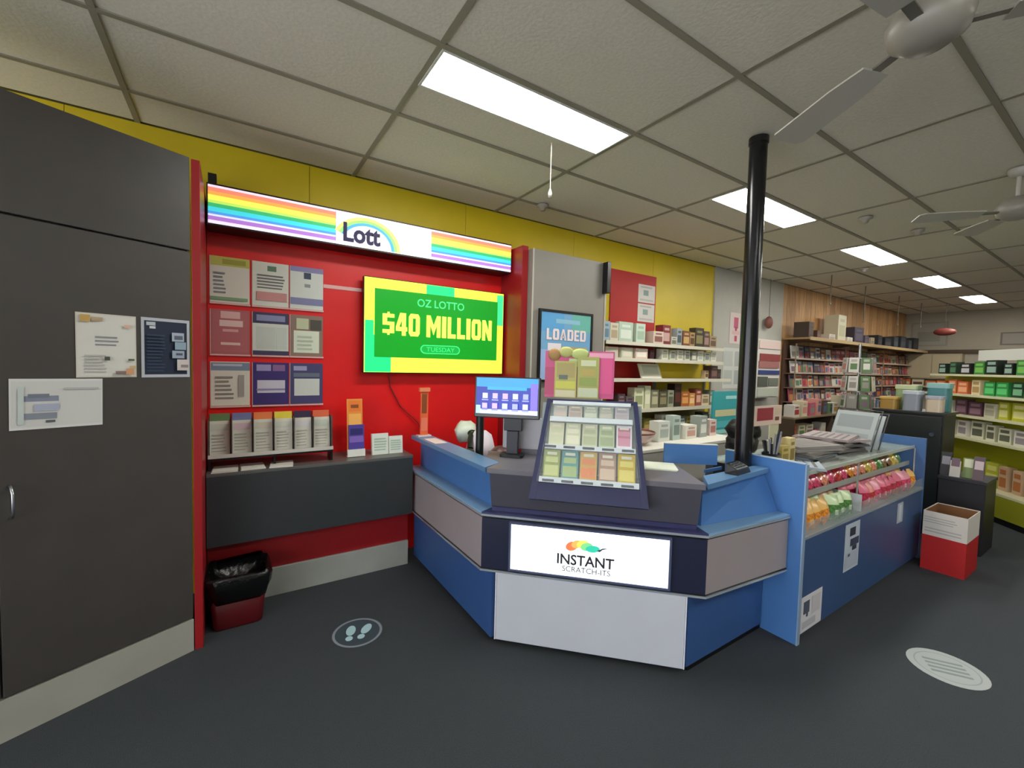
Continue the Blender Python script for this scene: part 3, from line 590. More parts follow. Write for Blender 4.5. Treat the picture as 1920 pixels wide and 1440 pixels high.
# lit sign on the front
b = MB(FF); b.box(-.441, FB-.012, .428, .345, FB-.001, .668, mat('#f5f7fc', .4, emit=1.0)); lp = build('light_panel', b, t)
b = MB(FF)
for q in ((-.452, .418, -.442, .678), (.346, .418, .356, .678), (-.4415, .418, .3455, .4275), (-.4415, .6685, .3455, .678)): b.box(q[0], FB-.018, q[1], q[2], FB-.001, q[3], mat('#4a5270', .35))
build('sign_frame', b, t)
LF = FF @ Matrix.Translation((0, FB-.0125, 0))
lettering('INSTANT', LF, -.055, .515, .285, .055, mat('#33333a', .5), t, bold=.022)
lettering('SCRATCH-ITS', LF, -.05, .466, .24, .028, mat('#24282e', .5), t)
for k, (x, z, rx, rz, c) in enumerate(((-.125, .585, .03, .025, '#e07a48'), (-.10, .598, .026, .022, '#eeb060'), (-.07, .60, .03, .022, '#e9e060'), (-.05, .59, .03, .022, '#7fd48a'), (-.02, .582, .035, .018, '#30c4a4'))):
    b = MB(LF); b.add([(x+rx*math.cos(i*PI/6)+.3*rz*math.sin(i*PI/6), -.001-.0003*k, z+rz*math.sin(i*PI/6)) for i in range(12)], [list(range(12))], mat(c, .5, emit=.5)); build('emblem', b, t)
b = MB(LF); b.add([(0, -.0025, .575), (.03, -.0025, .592), (.055, -.0025, .592), (.028, -.0025, .583), (.015, -.0025, .57)], [(0, 1, 2, 3, 4)], mat('#4a5a60', .5)); build('emblem', b, t)

# end panel and pole
t = thing('end_panel', (2.6, 1.2, 0), 'tall blue end panel with a silver edge between the service counter and the sweets display', 'panel')
b = MB(); b.box(2.585, 1.052, 0, 2.61, 1.50, 1.0, BLUE); build('board', b, t)
b = MB(); b.box(2.583, 1.044, 0, 2.612, 1.051, 1.0, mat('#9fb8d4', .3, metal=.3)); build('edge_trim', b, t)
b = MB(); b.box(2.583, 1.052, 1.001, 2.612, 1.50, 1.006, mat('#b9ccdc', .3)); build('edge_trim', b, t)
t = thing('pole', (2.53, 1.36, 0), 'black round pole running from the floor to the ceiling through the counter', 'pole')
PB = mat('#0d0e12', .22)
b = MB(); b.cyl((2.53, 1.36, 0), (2.53, 1.36, CZ-.003), .047, .047, PB, 28); build('shaft', b, t)
b = MB(); b.cyl((2.53, 1.36, CZ-.035), (2.53, 1.36, CZ-.002), .052, .052, BLK, 28); build('collar', b, t)

# ------------------------------------------------------------------ things on the counter
# scratch ticket case: leaning front
t = thing('ticket_display_case', (1.62, 1.69, .946), 'leaning navy framed display case of scratch tickets on the counter front', 'display case')
TH = math.atan2(.212, .495); CL = .5385
T_ = FF @ Matrix.Translation((-.055, FB-.058, .825)) @ Matrix.Rotation(-TH, 4, 'X')
NV = mat('#2d3052', .35)
def wq(z): return .292-.055*z/CL
b = MB(T_)
for s_ in (-1, 1):
    q = [(s_*wq(0), 0), (s_*(wq(0)-.034), 0), (s_*(wq(0)-.034), .045), (s_*wq(0), .045)]
    q2 = [(s_*wq(CL), 0), (s_*(wq(CL)-.022), 0), (s_*(wq(CL)-.022), .045), (s_*wq(CL), .045)]
    if s_ > 0: q = [q[1], q[0], q[3], q[2]]; q2 = [q2[1], q2[0], q2[3], q2[2]]
    b.hexa([(x, y, .0) for x, y in q], [(x, y, CL) for x, y in q2], NV)
build('side_frame', b, t)
b = MB(T_); b.box(-wq(0)+.0345, .002, 0, wq(0)-.0345, .045, .085, NV); build('bottom_rail', b, t)
b = MB(T_); b.box(-wq(CL)+.0225, .002, CL-.012, wq(CL)-.0225, .045, CL, NV); build('top_rail', b, t)
b = MB(T_); b.box(-.262, .03, .086, .262, .044, CL-.013, mat('#8a9694', .4)); build('back_panel', b, t)
b = MB(FF)
for s_ in (-1, 1):
    x0 = -.055+s_*.235; x0, x1 = (x0-.006, x0+.006)
    P_ = [(FB+.05, .9465), (FB+.36, .9465), (FB+.24, 1.305), (FB+.20, 1.305)]
    b.add([(x, y, z) for x in (x0, x1) for y, z in P_], [(0, 1, 2, 3), (7, 6, 5, 4), (0, 4, 5, 1), (1, 5, 6, 2), (2, 6, 7, 3), (3, 7, 4, 0)], NV)
build('support_foot', b, t)
CLR = mat('#e4ecee', .08, alpha=.35)
for z, h in ((.088, .028), (.262, .024), (.412, .026), (.508, .018)):
    w = wq(z)-.036
    b = MB(T_); b.box(-w, -.006, z, w, .028, z+h, mat('#cfd8dc', .15)); tr = build('tray_edge', b, t)
b = MB(T_)
for z in (.092, .268):
    for k in range(5):
        b.box(-.23+k*.098, -.0075, z, -.17+k*.098, -.0062, z+.012, mat('#4a4e58', .4))
build('price_strip', b, t)
tk = [[('#9aa868', '#c4cc8c', 'pale green'), ('#5f9a98', '#a4b880', 'teal and green'), ('#c9a860', '#d98a5c', 'amber'), ('#a88a78', '#cdb8a0', 'brown and pink'), ('#c4ac38', '#d8cc6c', 'bright yellow')],
      [('#d2d0ae', '#c6caa8', 'cream'), ('#c8cda8', '#d9d8c0', 'pale lime'), ('#c2c6a6', '#aeb490', 'sage'), ('#b4c49c', '#9ca984', 'light green'), ('#b86c84', '#c88ca0', 'pink bordered')],
      [('#b8bfb4', '#c4b4a8', 'pale grey'), ('#c0b4a8', '#a89c90', 'beige pink'), ('#aab4a0', '#c2c8b4', 'grey green'), ('#a4b09c', '#b8b4a4', 'dull green'), ('#b4b0b8', '#a8a0a0', 'mauve grey')]]
for r, (z, h, nm) in enumerate(((.114, .146, 'bottom'), (.288, .12, 'middle'), (.440, .066, 'top'))):
    w = wq(z)-.045; n = 5; sw = 2*w/n
    for k in range(n):
        c1_, c2_, tx = tk[r][k]
        M = T_ @ Matrix.Translation((-w+k*sw+.004, .024, z))
        b = MB(M); b.box(0, -.012, 0, sw-.010, 0, h, mat(c1_, .4)); b.rects(I4, sw-.010, h, .012, [(.08, .08, .92, .45, mat(c2_, .4)), (.12, .55, .88, .75, mat(c2_, .4)), (.2, .82, .8, .92, mat('#e0ddc8', .4))] + ([(0, 0, 1, .1, mat('#dcd8dc', .4)), (0, .9, 1, 1, mat('#dcd8dc', .4)), (0, 0, .1, 1, mat('#dcd8dc', .4)), (.9, 0, 1, 1, mat('#dcd8dc', .4))] if 'bordered' in tx else []))
        build('ticket_stack', b, label=f'{tx} scratch tickets in the {nm} row of the leaning case', cat='tickets', group='scratch tickets in the display case')
b = MB(T_); b.hexa([(-.258, -.012, .09), (.258, -.012, .09), (.258, -.009, .09), (-.258, -.009, .09)], [(-.215, -.012, CL-.02), (.215, -.012, CL-.02), (.215, -.009, CL-.02), (-.215, -.009, CL-.02)], mat('#e8f0f0', .03, alpha=.05, spec=1)); build('glass_front', b, t)
# pink header card
t = thing('header_card', (1.6, 1.8, 1.318), 'pink header card with two yellow green tickets standing on top of the ticket case', 'sign')
M = FF @ Matrix.Translation((-.315, FB+.205, 1.326)); w, h = .375, .275
b = MB(M); b.box(0, -.006, 0, w, 0, h-.02, mat('#cc4a80', .4)); b.rects(I4, w, h, .006, [(.78, .1, .97, .8, mat('#e0508c', .4)), (.0, .05, .16, .6, mat('#b83c68', .4)), (.45, .80, .98, .90, mat('#eba0bc', .4)), (.35, .62, .7, .78, mat('#b8c88c', .4))]); build('board', b, t)
b = MB(M); b.box(.055, -.018, .0, .175, -.009, .20, mat('#b4b05c', .4)); b.rects(Matrix.Translation((.055, 0, 0)), .12, .2, .018, [(.05, .25, .95, .45, mat('#c9c84c', .4)), (.05, .02, .95, .2, mat('#cfc8a0', .4)), (.1, .55, .9, .95, mat('#a89a58', .4)), (.2, .5, .6, .62, mat('#5f6a5c', .4))]); build('ticket_picture', b, t)
b = MB(M); b.box(.18, -.018, .0, .295, -.009, .225, mat('#a9a955', .4)); b.rects(Matrix.Translation((.18, 0, 0)), .115, .225, .018, [(.05, .03, .95, .25, mat('#c4cca8', .4)), (.1, .3, .9, .5, mat('#8fa048', .4)), (.2, .55, .8, .7, mat('#b8a450', .4)), (.15, .78, .85, .92, mat('#cfd4a8', .4))]); build('ticket_picture', b, t)
b = MB(M); b.ball((.05, -.011, .235), .035, .008, .035, mat('#a8814c', .5)); b.ball((.115, -.011, .25), .04, .008, .03, mat('#b9ba70', .5)); b.ball((.19, -.011, .24), .05, .008, .03, mat('#b6c478', .5)); build('cutout', b, t)
# customer screen
t = thing('customer_screen', (1.44, 2.1, .946), 'black touch screen on a stand showing a blue menu on the counter', 'screen')
M = FF @ Matrix.Translation((-.755, 2.49, 1.178)) @ Matrix.Rotation(-.03, 4, 'X'); w, h = .40, .247
b = MB(M); b.box(0, 0, 0, w, .03, h, BLK); build('casing', b, t, bevel=.004)
SCR = [(.03, .1, .97, .97, EM('#20309a', .7)), (.03, .75, .97, .97, EM('#2a8ccc', .8)), (.2, .68, .8, .76, EM('#2898d0', .8)), (.86, .22, .965, .85, EM('#7c6ae0', .7)), (.03, .1, .97, .21, EM('#c6d4f4', .9)), (.03, .1, .1, .3, EM('#a8d4d8', .8))]
for r in range(2):
    for k in range(5):
        x = .13+k*.155; z = .62-r*.24; c = ('#c4c8f4', '#b8a8ec', '#c8a4e0', '#c8dcf8', '#98a0f0')[(k+r) % 5]
        SCR += [(x, z-.15, x+.08, z-.02, EM(c, .85)), (x-.01, z-.20, x+.09, z-.17, EM('#9a9ce8', .7))]
b = MB(M); b.box(.006, -.0015, .006, w-.006, 0, h-.006, mat('#101018', .2)); b.rects(I4, w, h, .0015, SCR); build('display', b, t)
M2 = FF @ Matrix.Translation((-.52, 2.525, 0))
b = MB(M2); b.prism(rrect(.07, .05, .02), .9465, .962, DARK); build('base', b, t, bevel=.002)
b = MB(M2); b.box(-.035, -.012, .9625, .035, .02, 1.10, mat('#2a2a34', .4)); b.box(-.055, -.004, 1.10, .055, .03, 1.20, mat('#23232c', .4)); build('neck', b, t, bevel=.003)
# grey back of till, behind
t = thing('till_screen', (1.5, 2.25, .946), 'light grey back of the cashier till screen behind the touch screen', 'screen')
M = FF @ Matrix.Translation((-.60, 2.605, .947))
b = MB(M); b.box(.0, 0, .03, .34, .025, .225, mat('#aaa9ae', .45)); build('casing', b, t, bevel=.005)
b = MB(M); b.box(.12, .0, 0, .22, .03, .029, mat('#6a6a70', .45)); build('foot', b, t)
t = thing('document_holder', (1.36, 2.42, .726), 'black upright holder standing left of the touch screen inside the counter', 'holder')
b = MB(); b.box(1.30, 2.38, .7255, 1.44, 2.50, .74, BLK); build('base', b, t)
b = MB(); b.prism([(1.35+.026*math.cos(i*PI/6), 2.44+.026*math.sin(i*PI/6)) for i in range(12)], .7405, 1.17, mat('#0e1613', .4), smooth=True); b.box(1.33, 2.41, 1.17, 1.42, 2.47, 1.20, BLK); build('stem', b, t)
rn = random.Random(4)
b = MB(); b.ball((1.52, 2.74, .87), .11, .10, .14, mat('#dcd3dc', .3), seed=3, amp=.12, n=16); b.ball((1.46, 2.86, .99), .09, .07, .08, mat('#cfd8c8', .3), seed=8, amp=.15, n=14)
for k, z in enumerate((0,)): b.ball((1.50, 2.80, .80), .10, .09, .075, mat('#d5d0d4', .35), seed=5, amp=.1)
build('plastic_bag', b, label='crumpled white carrier bag inside the left wing of the counter', cat='bag')
b = MB(); b.tube([(1.40, 2.66, .90), (1.43, 2.72, .955), (1.47, 2.78, .985)], .022, BLK, n=10); b.ball((1.39, 2.65, .885), .035, .03, .025, BLK); b.ball((1.475, 2.785, .99), .035, .03, .025, BLK); 
build('telephone_handset', b, label='black telephone handset lying across the white carrier bag', cat='telephone')
b = MB(); b.ball((1.58, 2.55, .83), .1, .08, .1, mat('#5a3438', .4), seed=2, amp=.05, n=14); build('purse', b, label='dark plum round pouch beside the white carrier bag', cat='pouch')
t = thing('tube_display', (1.205, 3.05, .946), 'tall orange card holder standing on the far end of the left counter wing', 'holder')
b = MB(); b.box(1.155, 3.02, .9455, 1.255, 3.08, .955, mat('#d9cfc8', .4)); build('base', b, t)
b = MB(); b.box(1.175, 3.04, .9555, 1.235, 3.05, 1.28, mat('#e0643c', .4)); b.rects(Matrix.Translation((1.175, 3.04, .955)), .06, .325, 0, [(.15, .5, .8, .95, mat('#8a4a28', .4)), (.1, .1, .9, .4, mat('#ea7c60', .4))]); build('back_card', b, t)
b = MB(); b.box(1.165, 3.03, 1.281, 1.245, 3.055, 1.31, mat('#e88860', .4)); build('header', b, t)
sh = MB(); sh.box(1.16, 2.72, .9455, 1.25, 2.93, .947, mat('#e9d9d6', .5)); build('paper_slip', sh, label='pale paper slip lying on the left counter wing', cat='paper')
b = MB(FF)
for k in range(4): b.box(.24+.004*k, 2.43+.003*k, .9455+.0015*k, .41+.003*k, 2.62, .9465+.0015*k, mat('#dfe6d4', .6))
build('paper_stack', b, label='loose white papers on the counter top right of the ticket case', cat='paper')
t = thing('card_terminal', (2.3, 1.25, .946), 'black card payment terminal on the right counter wing beside the pole', 'card reader')
M = frame(2.22, 1.215, 1, .1, .9455)
b = MB(M); b.hexa([(0, 0, 0), (.16, 0, 0), (.16, .07, 0), (0, .07, 0)], [(.01, .01, .03), (.15, .01, .03), (.15, .07, .055), (.01, .07, .055)], BLK); build('body', b, t, bevel=.003)
b = MB(M)
for i in range(3):
    for j in range(4): b.box(.03+j*.028, .018+i*.015, .034+i*.006, .05+j*.028, .027+i*.015, .040+i*.006, mat('#4c5254', .5))
build('keypad', b, t)

# ------------------------------------------------------------------ sweets display
t = thing('sweets_display', (3.66, 1.06, 0), 'long blue counter with a glass fronted sweets display running to the right', 'display counter')
X0, X1, Y0, Y1 = 2.625, 4.72, 1.062, 1.66
b = MB(); b.box(X0, Y0+.02, 0, X1-.03, Y1, .028, BLK); build('kick_board', b, t)
b = MB(); b.box(X0, Y0, .029, X1-.02, Y0+.02, .572, mat('#37527c', .4, noise=.04, scale=4)); build('front_panel', b, t)
b = MB(); b.box(X0, Y0+.021, .029, X1-.02, Y1, .572, mat('#27364f', .6)); build('carcass', b, t)
b = MB(); b.box(X0, Y0-.006, .573, X1-.02, Y1, .588, mat('#8f9aa0', .25)); build('lower_shelf', b, t)
b = MB(); b.box(X1-.019, Y0-.004, .0, X1, Y1, .985, mat('#44679a', .4)); build('end_board', b, t)
b = MB(); b.box(X0, 1.16, .762, X1-.02, Y1, .772, glass('#c9d4d0', .5)); b.box(X0, 1.152, .755, X1-.02, 1.159, .790, mat('#b9c0bc', .2, alpha=.6)); build('glass_shelf', b, t)
b = MB(); b.box(X0, Y0+.002, .589, X1-.02, Y0+.007, .66, glass('#d4e2e0', .2)); build('glass_front', b, t)
b = MB(); b.box(X0, 1.13, .905, X1-.02, Y1, .913, glass('#c4d2cc', .55)); b.box(X0, 1.124, .899, X1-.02, 1.129, .922, mat('#b4bcb4', .25)); build('glass_top', b, t)
for x in (X0+.004, 3.52, X1-.036):
    b = MB(); b.box(x, 1.115, .589, x+.012, 1.123, .90, mat('#c2c8cc', .25, metal=.6)); build('post', b, t)
b = MB(); b.box(3.47, 1.075, .589, 3.478, 1.5, .70, mat('#d8dcdf', .3)); build('divider', b, t)
b = MB(); b.box(X0, 1.60, .773, X1-.02, 1.655, .898, mat('#4a4c50', .6)); build('back_board', b, t)
def bag_mesh(h='#c23a58', h2='#e8909c'):
    n, k = 6, 5; vs = []; fs = []
    for sgn in (-1, 1):
        for j in range(k+1):
            for i in range(n+1):
                u, v = i/n, j/k
                y = sgn*.022*(math.sin(PI*u)*math.sin(PI*v))**.5*(1+.18*math.sin(9*u+5*v*sgn))
                vs.append(((u-.5)*.13, y*1.35, v*.15))
    N = (n+1)*(k+1)
    for s_ in (0, 1):
        for j in range(k):
            for i in range(n):
                a = s_*N+j*(n+1)+i; q = (a, a+1, a+n+2, a+n+1)
                fs.append(q if s_ == 0 else q[::-1])
    me = bpy.data.meshes.new('sweets_bag'); me.from_pydata(vs, [], fs)
    me.materials.append(mat(h, .22, noise=.5, scale=70, coat=.6)); me.materials.append(mat(h2, .3))
    for i, p in enumerate(me.polygons):
        p.use_smooth = True
        c = p.center
        if c.z > .088 or (abs(c.x) < .02 and .04 < c.z < .07): p.material_index = 1
    return me
BG = {k: bag_mesh(*v) for k, v in dict(pink=('#d0466a', '#f0a0b0'), crimson=('#b82a48', '#e0748c'), red=('#b82c2c', '#e8988c'), orange=('#dc8a2c', '#f0c070'), yellow=('#c9b04c', '#e8dca0'), green=('#4f8444', '#cfe4b4'), peach=('#d98a6c', '#f0c8a8'), brown=('#84603c', '#c9a878')).items()}
rn = random.Random(31)
def bag(kind, x, y, z, lean, lbl_, grp):
    o = bpy.data.objects.new('sweets_bag', BG[kind]); C.objects.link(o); o.location = (x, y, z)
    o.rotation_euler = (lean, rn.uniform(-.12, .12), rn.uniform(-.25, .25)); o['label'] = lbl_; o['category'] = 'sweets'; o['group'] = grp
    ROOT[o.name] = Vector((x, y, z))
def kind_low(x):
    if x < 2.80: return rn.choice(('red', 'crimson'))
    if x < 3.02: return rn.choice(('orange', 'orange', 'peach'))
    if x < 3.22: return rn.choice(('green', 'green', 'yellow'))
    if x < 3.46: return rn.choice(('brown', 'peach', 'green'))
    if x < 4.35: return rn.choice(('crimson', 'pink', 'crimson', 'red'))
    return rn.choice(('peach', 'orange', 'pink'))
def kind_up(x):
    if x < 3.15: return rn.choice(('pink', 'pink', 'crimson'))
    if x < 3.6: return rn.choice(('red', 'peach', 'pink'))
    if x < 4.1: return rn.choice(('red', 'orange', 'yellow', 'peach'))
    return rn.choice(('yellow', 'green', 'brown', 'orange'))
for row, (y, z) in enumerate(((1.098, .590), (1.185, .592), (1.27, .594))):
    x = 2.70; c = 0
    while x < 4.62:
        if abs(x-3.474) > .07 and not (row == 0 and abs(x-3.526) < .075):
            k = kind_low(x)
            bag(k, x, y, z, -.25-.05*row, f'{k} bag of sweets, {nth(c)} from the left in the {("front", "middle", "back")[row]} row of the lower tier', 'bags of sweets in the lower tier'); c += 1
        x += rn.uniform(.10, .112)
for row, (y, z) in enumerate(((1.18, .7725), (1.26, .7725), (1.34, .7725))):
    x = 2.69; c = 0
    while x < 4.62:
        k = kind_up(x)
        bag(k, x, y, z, -.75, f'{k} bag of sweets, {nth(c)} from the left in the {("front", "middle", "back")[row]} row on the glass shelf', 'bags of sweets on the glass shelf'); c += 1
        x += rn.uniform(.10, .112)
PV = frame(0, Y0-.001, 1, 0)
sheet('notice', PV, 3.20, .25, .225, .30, '#b9c4cf', [(.3, .72, .7, .9, '#2b3346'), (.35, .5, .95, .66, '#39425a'), (.5, .4, .8, .5, '#2b3346'), (.05, .05, .9, .38, '#aeb8c6'), (.2, .3, .35, .36, '#4c5566')], 'tall bluish notice with dark figures on the blue front of the sweets counter', 'notice')
sheet('notice', PV, 2.645, .035, .265, .205, '#d5d3d6', [(.12, .5, .4, .85, '#4c5468'), (.25, .4, .34, .55, '#4c5468'), (.1, .1, .7, .3, '#b4b4bc'), (.5, .4, .9, .9, '#c4c1c4')], 'white notice with a dark round mark low on the left of the blue front', 'notice')
sheet('notice', PV, 4.13, .39, .12, .15, '#aeb6c4', [(.3, .1, .7, .9, '#c9d0da')], 'small pale vertical sticker high on the right of the blue front', 'notice')

# things on the glass top
def newspaper(x, y, z, rz, w=.38, d=.28, c='#9b948e', n=0, lbl_=''):
    M = Matrix.Translation((x, y, z)) @ Matrix.Rotation(rz, 4, 'Z')
    b = MB(M); rr = random.Random(n)
    for k in range(3):
        q = .004*k; b.box(-w/2+q, -d/2+q, .005*k, w/2-q*rr.random(), d/2-q, .005*k+.0046, mat(c, .8))
    z1 = .015
    for k in range(5):
        yy = -d/2+.04+k*.045
        b.add([(-w/2+.03, yy, z1+.0002), (w/2-.04-rr.random()*.1, yy, z1+.0002), (w/2-.04, yy+.018, z1+.0002), (-w/2+.03, yy+.018, z1+.0002)], [(0, 1, 2, 3)], mat('#6e6a68', .8))
    build('newspaper', b, label=lbl_, cat='newspaper', group='newspapers on the glass top')
rn = random.Random(12); Z = .9135
pl = ('bottom', 'second', 'third', 'fourth', 'fifth', 'sixth', 'top')
for k in range(6):
    newspaper(3.30+rn.uniform(-.02, .02), 1.37+rn.uniform(-.015, .015), Z+.0165*k, rn.uniform(-.3, .3), .42, .3, rn.choice(('#8a8480', '#7c7874', '#96928e', '#808c98')), k, f'{pl[k] if k < 5 else "top"} grey newspaper of the left pile on the glass top')
for k in range(7):
    newspaper(3.80+rn.uniform(-.02, .02), 1.40+rn.uniform(-.015, .015), Z+.0165*k, rn.uniform(-.45, .45), .42, .3, rn.choice(('#8c8680', '#6e6a68', '#9c9090', '#5c5856')), 20+k, f'{pl[k] if k < 6 else "top"} grey newspaper of the right pile on the glass top')
newspaper(3.02, 1.24, Z, .5, .30, .2, '#a8b4c0', 40, 'bluish newspaper lying at an angle in front of the left pile')
# newspaper stand leaning
t = thing('newspaper_stand', (4.25, 1.35, Z), 'leaning wire newspaper stand with grey pages at the far end of the glass top', 'stand')
for k, (x, hh, c) in enumerate(((4.05, .30, '#a4abab'), (4.20, .27, '#b7bfc1'))):
    M = frame(x, 1.50, -.25, -1, Z+.006) @ Matrix.Rotation(-.35, 4, 'X')
    b = MB(M); b.box(0, 0, 0, .30, .008, hh, mat(c, .6)); b.rects(I4, .3, hh, 0, [(.08, .55, .9, .9, mat('#8a9294', .6)), (.1, .1, .9, .42, mat('#929a9c', .6))]); build('page_board', b, t)
    b = MB(M); b.tube([(-.01, .012, 0), (-.01, .012, hh+.02), (.31, .012, hh+.02), (.31, .012, 0)], .005, mat('#3a3d40', .4)); build('wire_frame', b, t)
t = thing('price_card_stand', (2.75, 1.38, Z), 'small white card with a red panel on a stand behind the pole', 'sign')
M = frame(2.645, 1.36, 1, 0, Z)
b = MB(M); b.box(0, 0, .25, .32, .008, .37, mat('#e3c9b8', .5)); b.rects(Matrix.Translation((0, 0, .25)), .32, .12, 0, [(.06, .25, .66, .9, mat('#a03440', .5)), (.74, .2, .9, .4, mat('#7a5040', .5)), (.72, .5, .95, .85, mat('#dcc7a8', .5))]); build('card', b, t)
b = MB(M); b.box(.20, .009, 0, .31, .017, .30, mat('#c9c8a8', .5)); build('stem', b, t)
b = MB(M); b.box(.17, -.03, 0, .34, .06, .006, mat('#b8b79c', .5)); build('base', b, t)
t = thing('pen_pot', (2.69, 1.28, Z), 'black mesh pot full of dark pens behind the end panel', 'pot')
b = MB(); b.lathe([(0, Z+.0005), (.045, Z+.0005), (.05, Z+.1), (.046, Z+.1), (.04, Z+.01)], mat('#0d0d10', .4), 2.69, 1.28); build('pot', b, t)
rn = random.Random(2)
for k in range(9):
    a = rn.uniform(0, 2*PI); b = MB(); b.cyl((2.69+.02*math.cos(a), 1.28+.02*math.sin(a), Z+.03), (2.69+.055*math.cos(a), 1.28+.05*math.sin(a), Z+.15+rn.uniform(0, .09)), .006, .006, mat(rn.choice(('#121216', '#26262c', '#8a8a92', '#1c1c20')), .3), 8); build('pen', b, t)
b = MB(); BK = mat('#101114', .45, bump=.5, scale=40)
b.ball((2.76, 1.50, Z+.11), .10, .09, .108, BK, seed=11, amp=.12, n=14); b.ball((2.70, 1.49, Z+.21), .07, .07, .07, BK, seed=12, amp=.15, n=12); b.ball((2.82, 1.46, Z+.2), .05, .05, .06, BK, seed=13, amp=.15, n=12)
build('black_bundle', b, label='lumpy black bag slumped behind the pole next to the small price card', cat='bag')
G(2.80, 2.99, 1.30, Z, [(.09, .13, .06, '#c9b468', '#9c8440', 'yellow packet'), (.08, .17, .05, '#d9c890', '#8f7a3c', 'pale yellow packet')], 'beside the pen pot', cat='packet')
b = MB(); M = frame(2.64, 1.145, 1, .3, Z); 
b = MB(M); b.hexa([(0, 0, 0), (.15, 0, 0), (.15, .09, 0), (0, .09, 0)], [(.01, .01, .03), (.14, .01, .03), (.14, .08, .055), (.01, .08, .055)], BLK); build('stapler_box', b, bevel=.004, label='black low device on the near corner of the glass top', cat='device')

# ------------------------------------------------------------------ boxes and cabinets beyond
t = thing('carton', (4.68, .88, 0), 'open cardboard box, red below and white above, on the floor beside the sweets counter', 'box')
BR = mat('#b01014', .5); BW = mat('#cfc9c0', .6); BRN = mat('#7c5634', .8)
def walls(b, x0, y0, x1, y1, z0, z1, m, th=.004):
    b.box(x0, y0, z0, x0+th, y1, z1, m); b.box(x1-th, y0, z0, x1, y1, z1, m); b.box(x0+th, y0, z0, x1-th, y0+th, z1, m); b.box(x0+th, y1-th, z0, x1-th, y1, z1, m); return b
b = MB(); walls(b, 4.5, .757, 4.86, 1.0, 0, .268, BR); b.box(4.504, .761, 0, 4.856, .996, .004, BRN); build('lower_wall', b, t)
b = MB(); walls(b, 4.5, .757, 4.86, 1.0, .2685, .455, BW); build('upper_wall', b, t)
b = MB(); walls(b, 4.5045, .7615, 4.8555, .9955, .005, .45, BRN, .002); build('lining', b, t)
b = MB(); b.box(4.51, .767, .3, 4.85, .99, .315, mat('#8c6038', .8)); build('inner_flap', b, t)
M = frame(4.4995, 1.0, 0, -1, .27)
b = MB(M)
for q in lines(.02, .9, .55, .85, 3, '', fill=.4)+lines(.05, .9, .15, .4, 2, '', fill=.4): b.add([(q[0]*.24, -.0005, q[1]*.18), (q[2]*.24, -.0005, q[1]*.18), (q[2]*.24, -.0005, q[3]*.18), (q[0]*.24, -.0005, q[3]*.18)], [(0, 1, 2, 3)], mat('#a9a6a2', .6))
build('print', b, t)
t = thing('black_cabinet', (5.66, 1.37, 0), 'tall black shop cabinet beyond the sweets counter', 'cabinet')
BC = mat('#171a18', .45)
b = MB(); b.box(5.46, 1.12, 0, 5.86, 1.62, 1.13, BC); build('body', b, t)
b = MB(); b.box(5.43, 1.10, 1.131, 5.87, 1.64, 1.155, mat('#20221f', .4)); build('top', b, t, bevel=.003)
for k in range(1):
    y = 1.13; b = MB(); b.box(5.442, y, .06, 5.459, y+.48, 1.11, mat('#1a1e1b', .4)); d = build('door', b, t, bevel=.002)
    b = MB(); b.cyl((5.441, y+.06, .95), (5.425, y+.06, .95), .016, .018, mat('#80868a', .3, metal=1), 14); build('knob', b, d)
# tubs on the black cabinet
for k, (x, y, w, h, c, c2, n) in enumerate(((5.53, 1.20, .13, .15, '#c9b8a0', '#a8aab8', 'peach and grey tub'), (5.53, 1.36, .14, .19, '#8a8f98', '#b9bec8', 'slate grey tub'), (5.53, 1.53, .15, .12, '#a07c38', '#c4a050', 'dark gold tub'), (5.74, 1.22, .17, .27, '#4b8488', '#8cb8b4', 'teal crate'), (5.74, 1.45, .18, .24, '#8ca478', '#b8c49c', 'sage green crate'))):
    b = MB(); b.prism([(x+p[0], y+p[1]) for p in rrect(w/2-.006, w/2-.006, .03, 3)], 1.1555, 1.155+h*.82, mat(c, .4), smooth=False)
    tt = thing('tub', (x, y, 1.1555), f'{n} on top of the black cabinet', 'tub', 'tubs on the black cabinet'); build('container', b, tt)
    b = MB(); b.prism([(x+p[0], y+p[1]) for p in rrect(w/2, w/2, .03, 3)], 1.1555+h*.82, 1.155+h, mat(c2, .4)); build('lid', b, tt)
t = thing('dump_bin', (5.4, .94, 0), 'black box shaped stand with magazines on top, behind the red and white box', 'stand')
b = MB(); b.box(5.2, .79, .0, 5.6, 1.075, .60, mat('#141318', .5)); build('body', b, t, bevel=.003)
b = MB(); b.box(5.195, .785, .601, 5.605, 1.08, .625, mat('#26242a', .45)); build('rim', b, t)
for k, (y, c, c2, n) in enumerate(((.82, '#5c4a50', '#c4b0b4', 'plum magazine'), (.89, '#7c8c58', '#d8d8b8', 'olive magazine'), (.96, '#b9b4ac', '#6b5460', 'pale grey magazine'), (1.03, '#2c2a30', '#8c8890', 'black magazine'))):
    M = frame(5.24+.05*(k % 2), y+.03, 0, -1, .6255) @ Matrix.Rotation(-.2, 4, 'X')
    b = MB(M); b.box(-.03, 0, 0, .035, .01, .2-.03*(k % 3), mat(c, .5)); b.rects(Matrix.Translation((-.03, 0, 0)), .065, .18, 0, [(.1, .5, .9, .9, mat(c2, .5))]); build('magazine', b, label=f'{n} standing on the black box shaped stand', cat='magazine', group='magazines on the black stand')

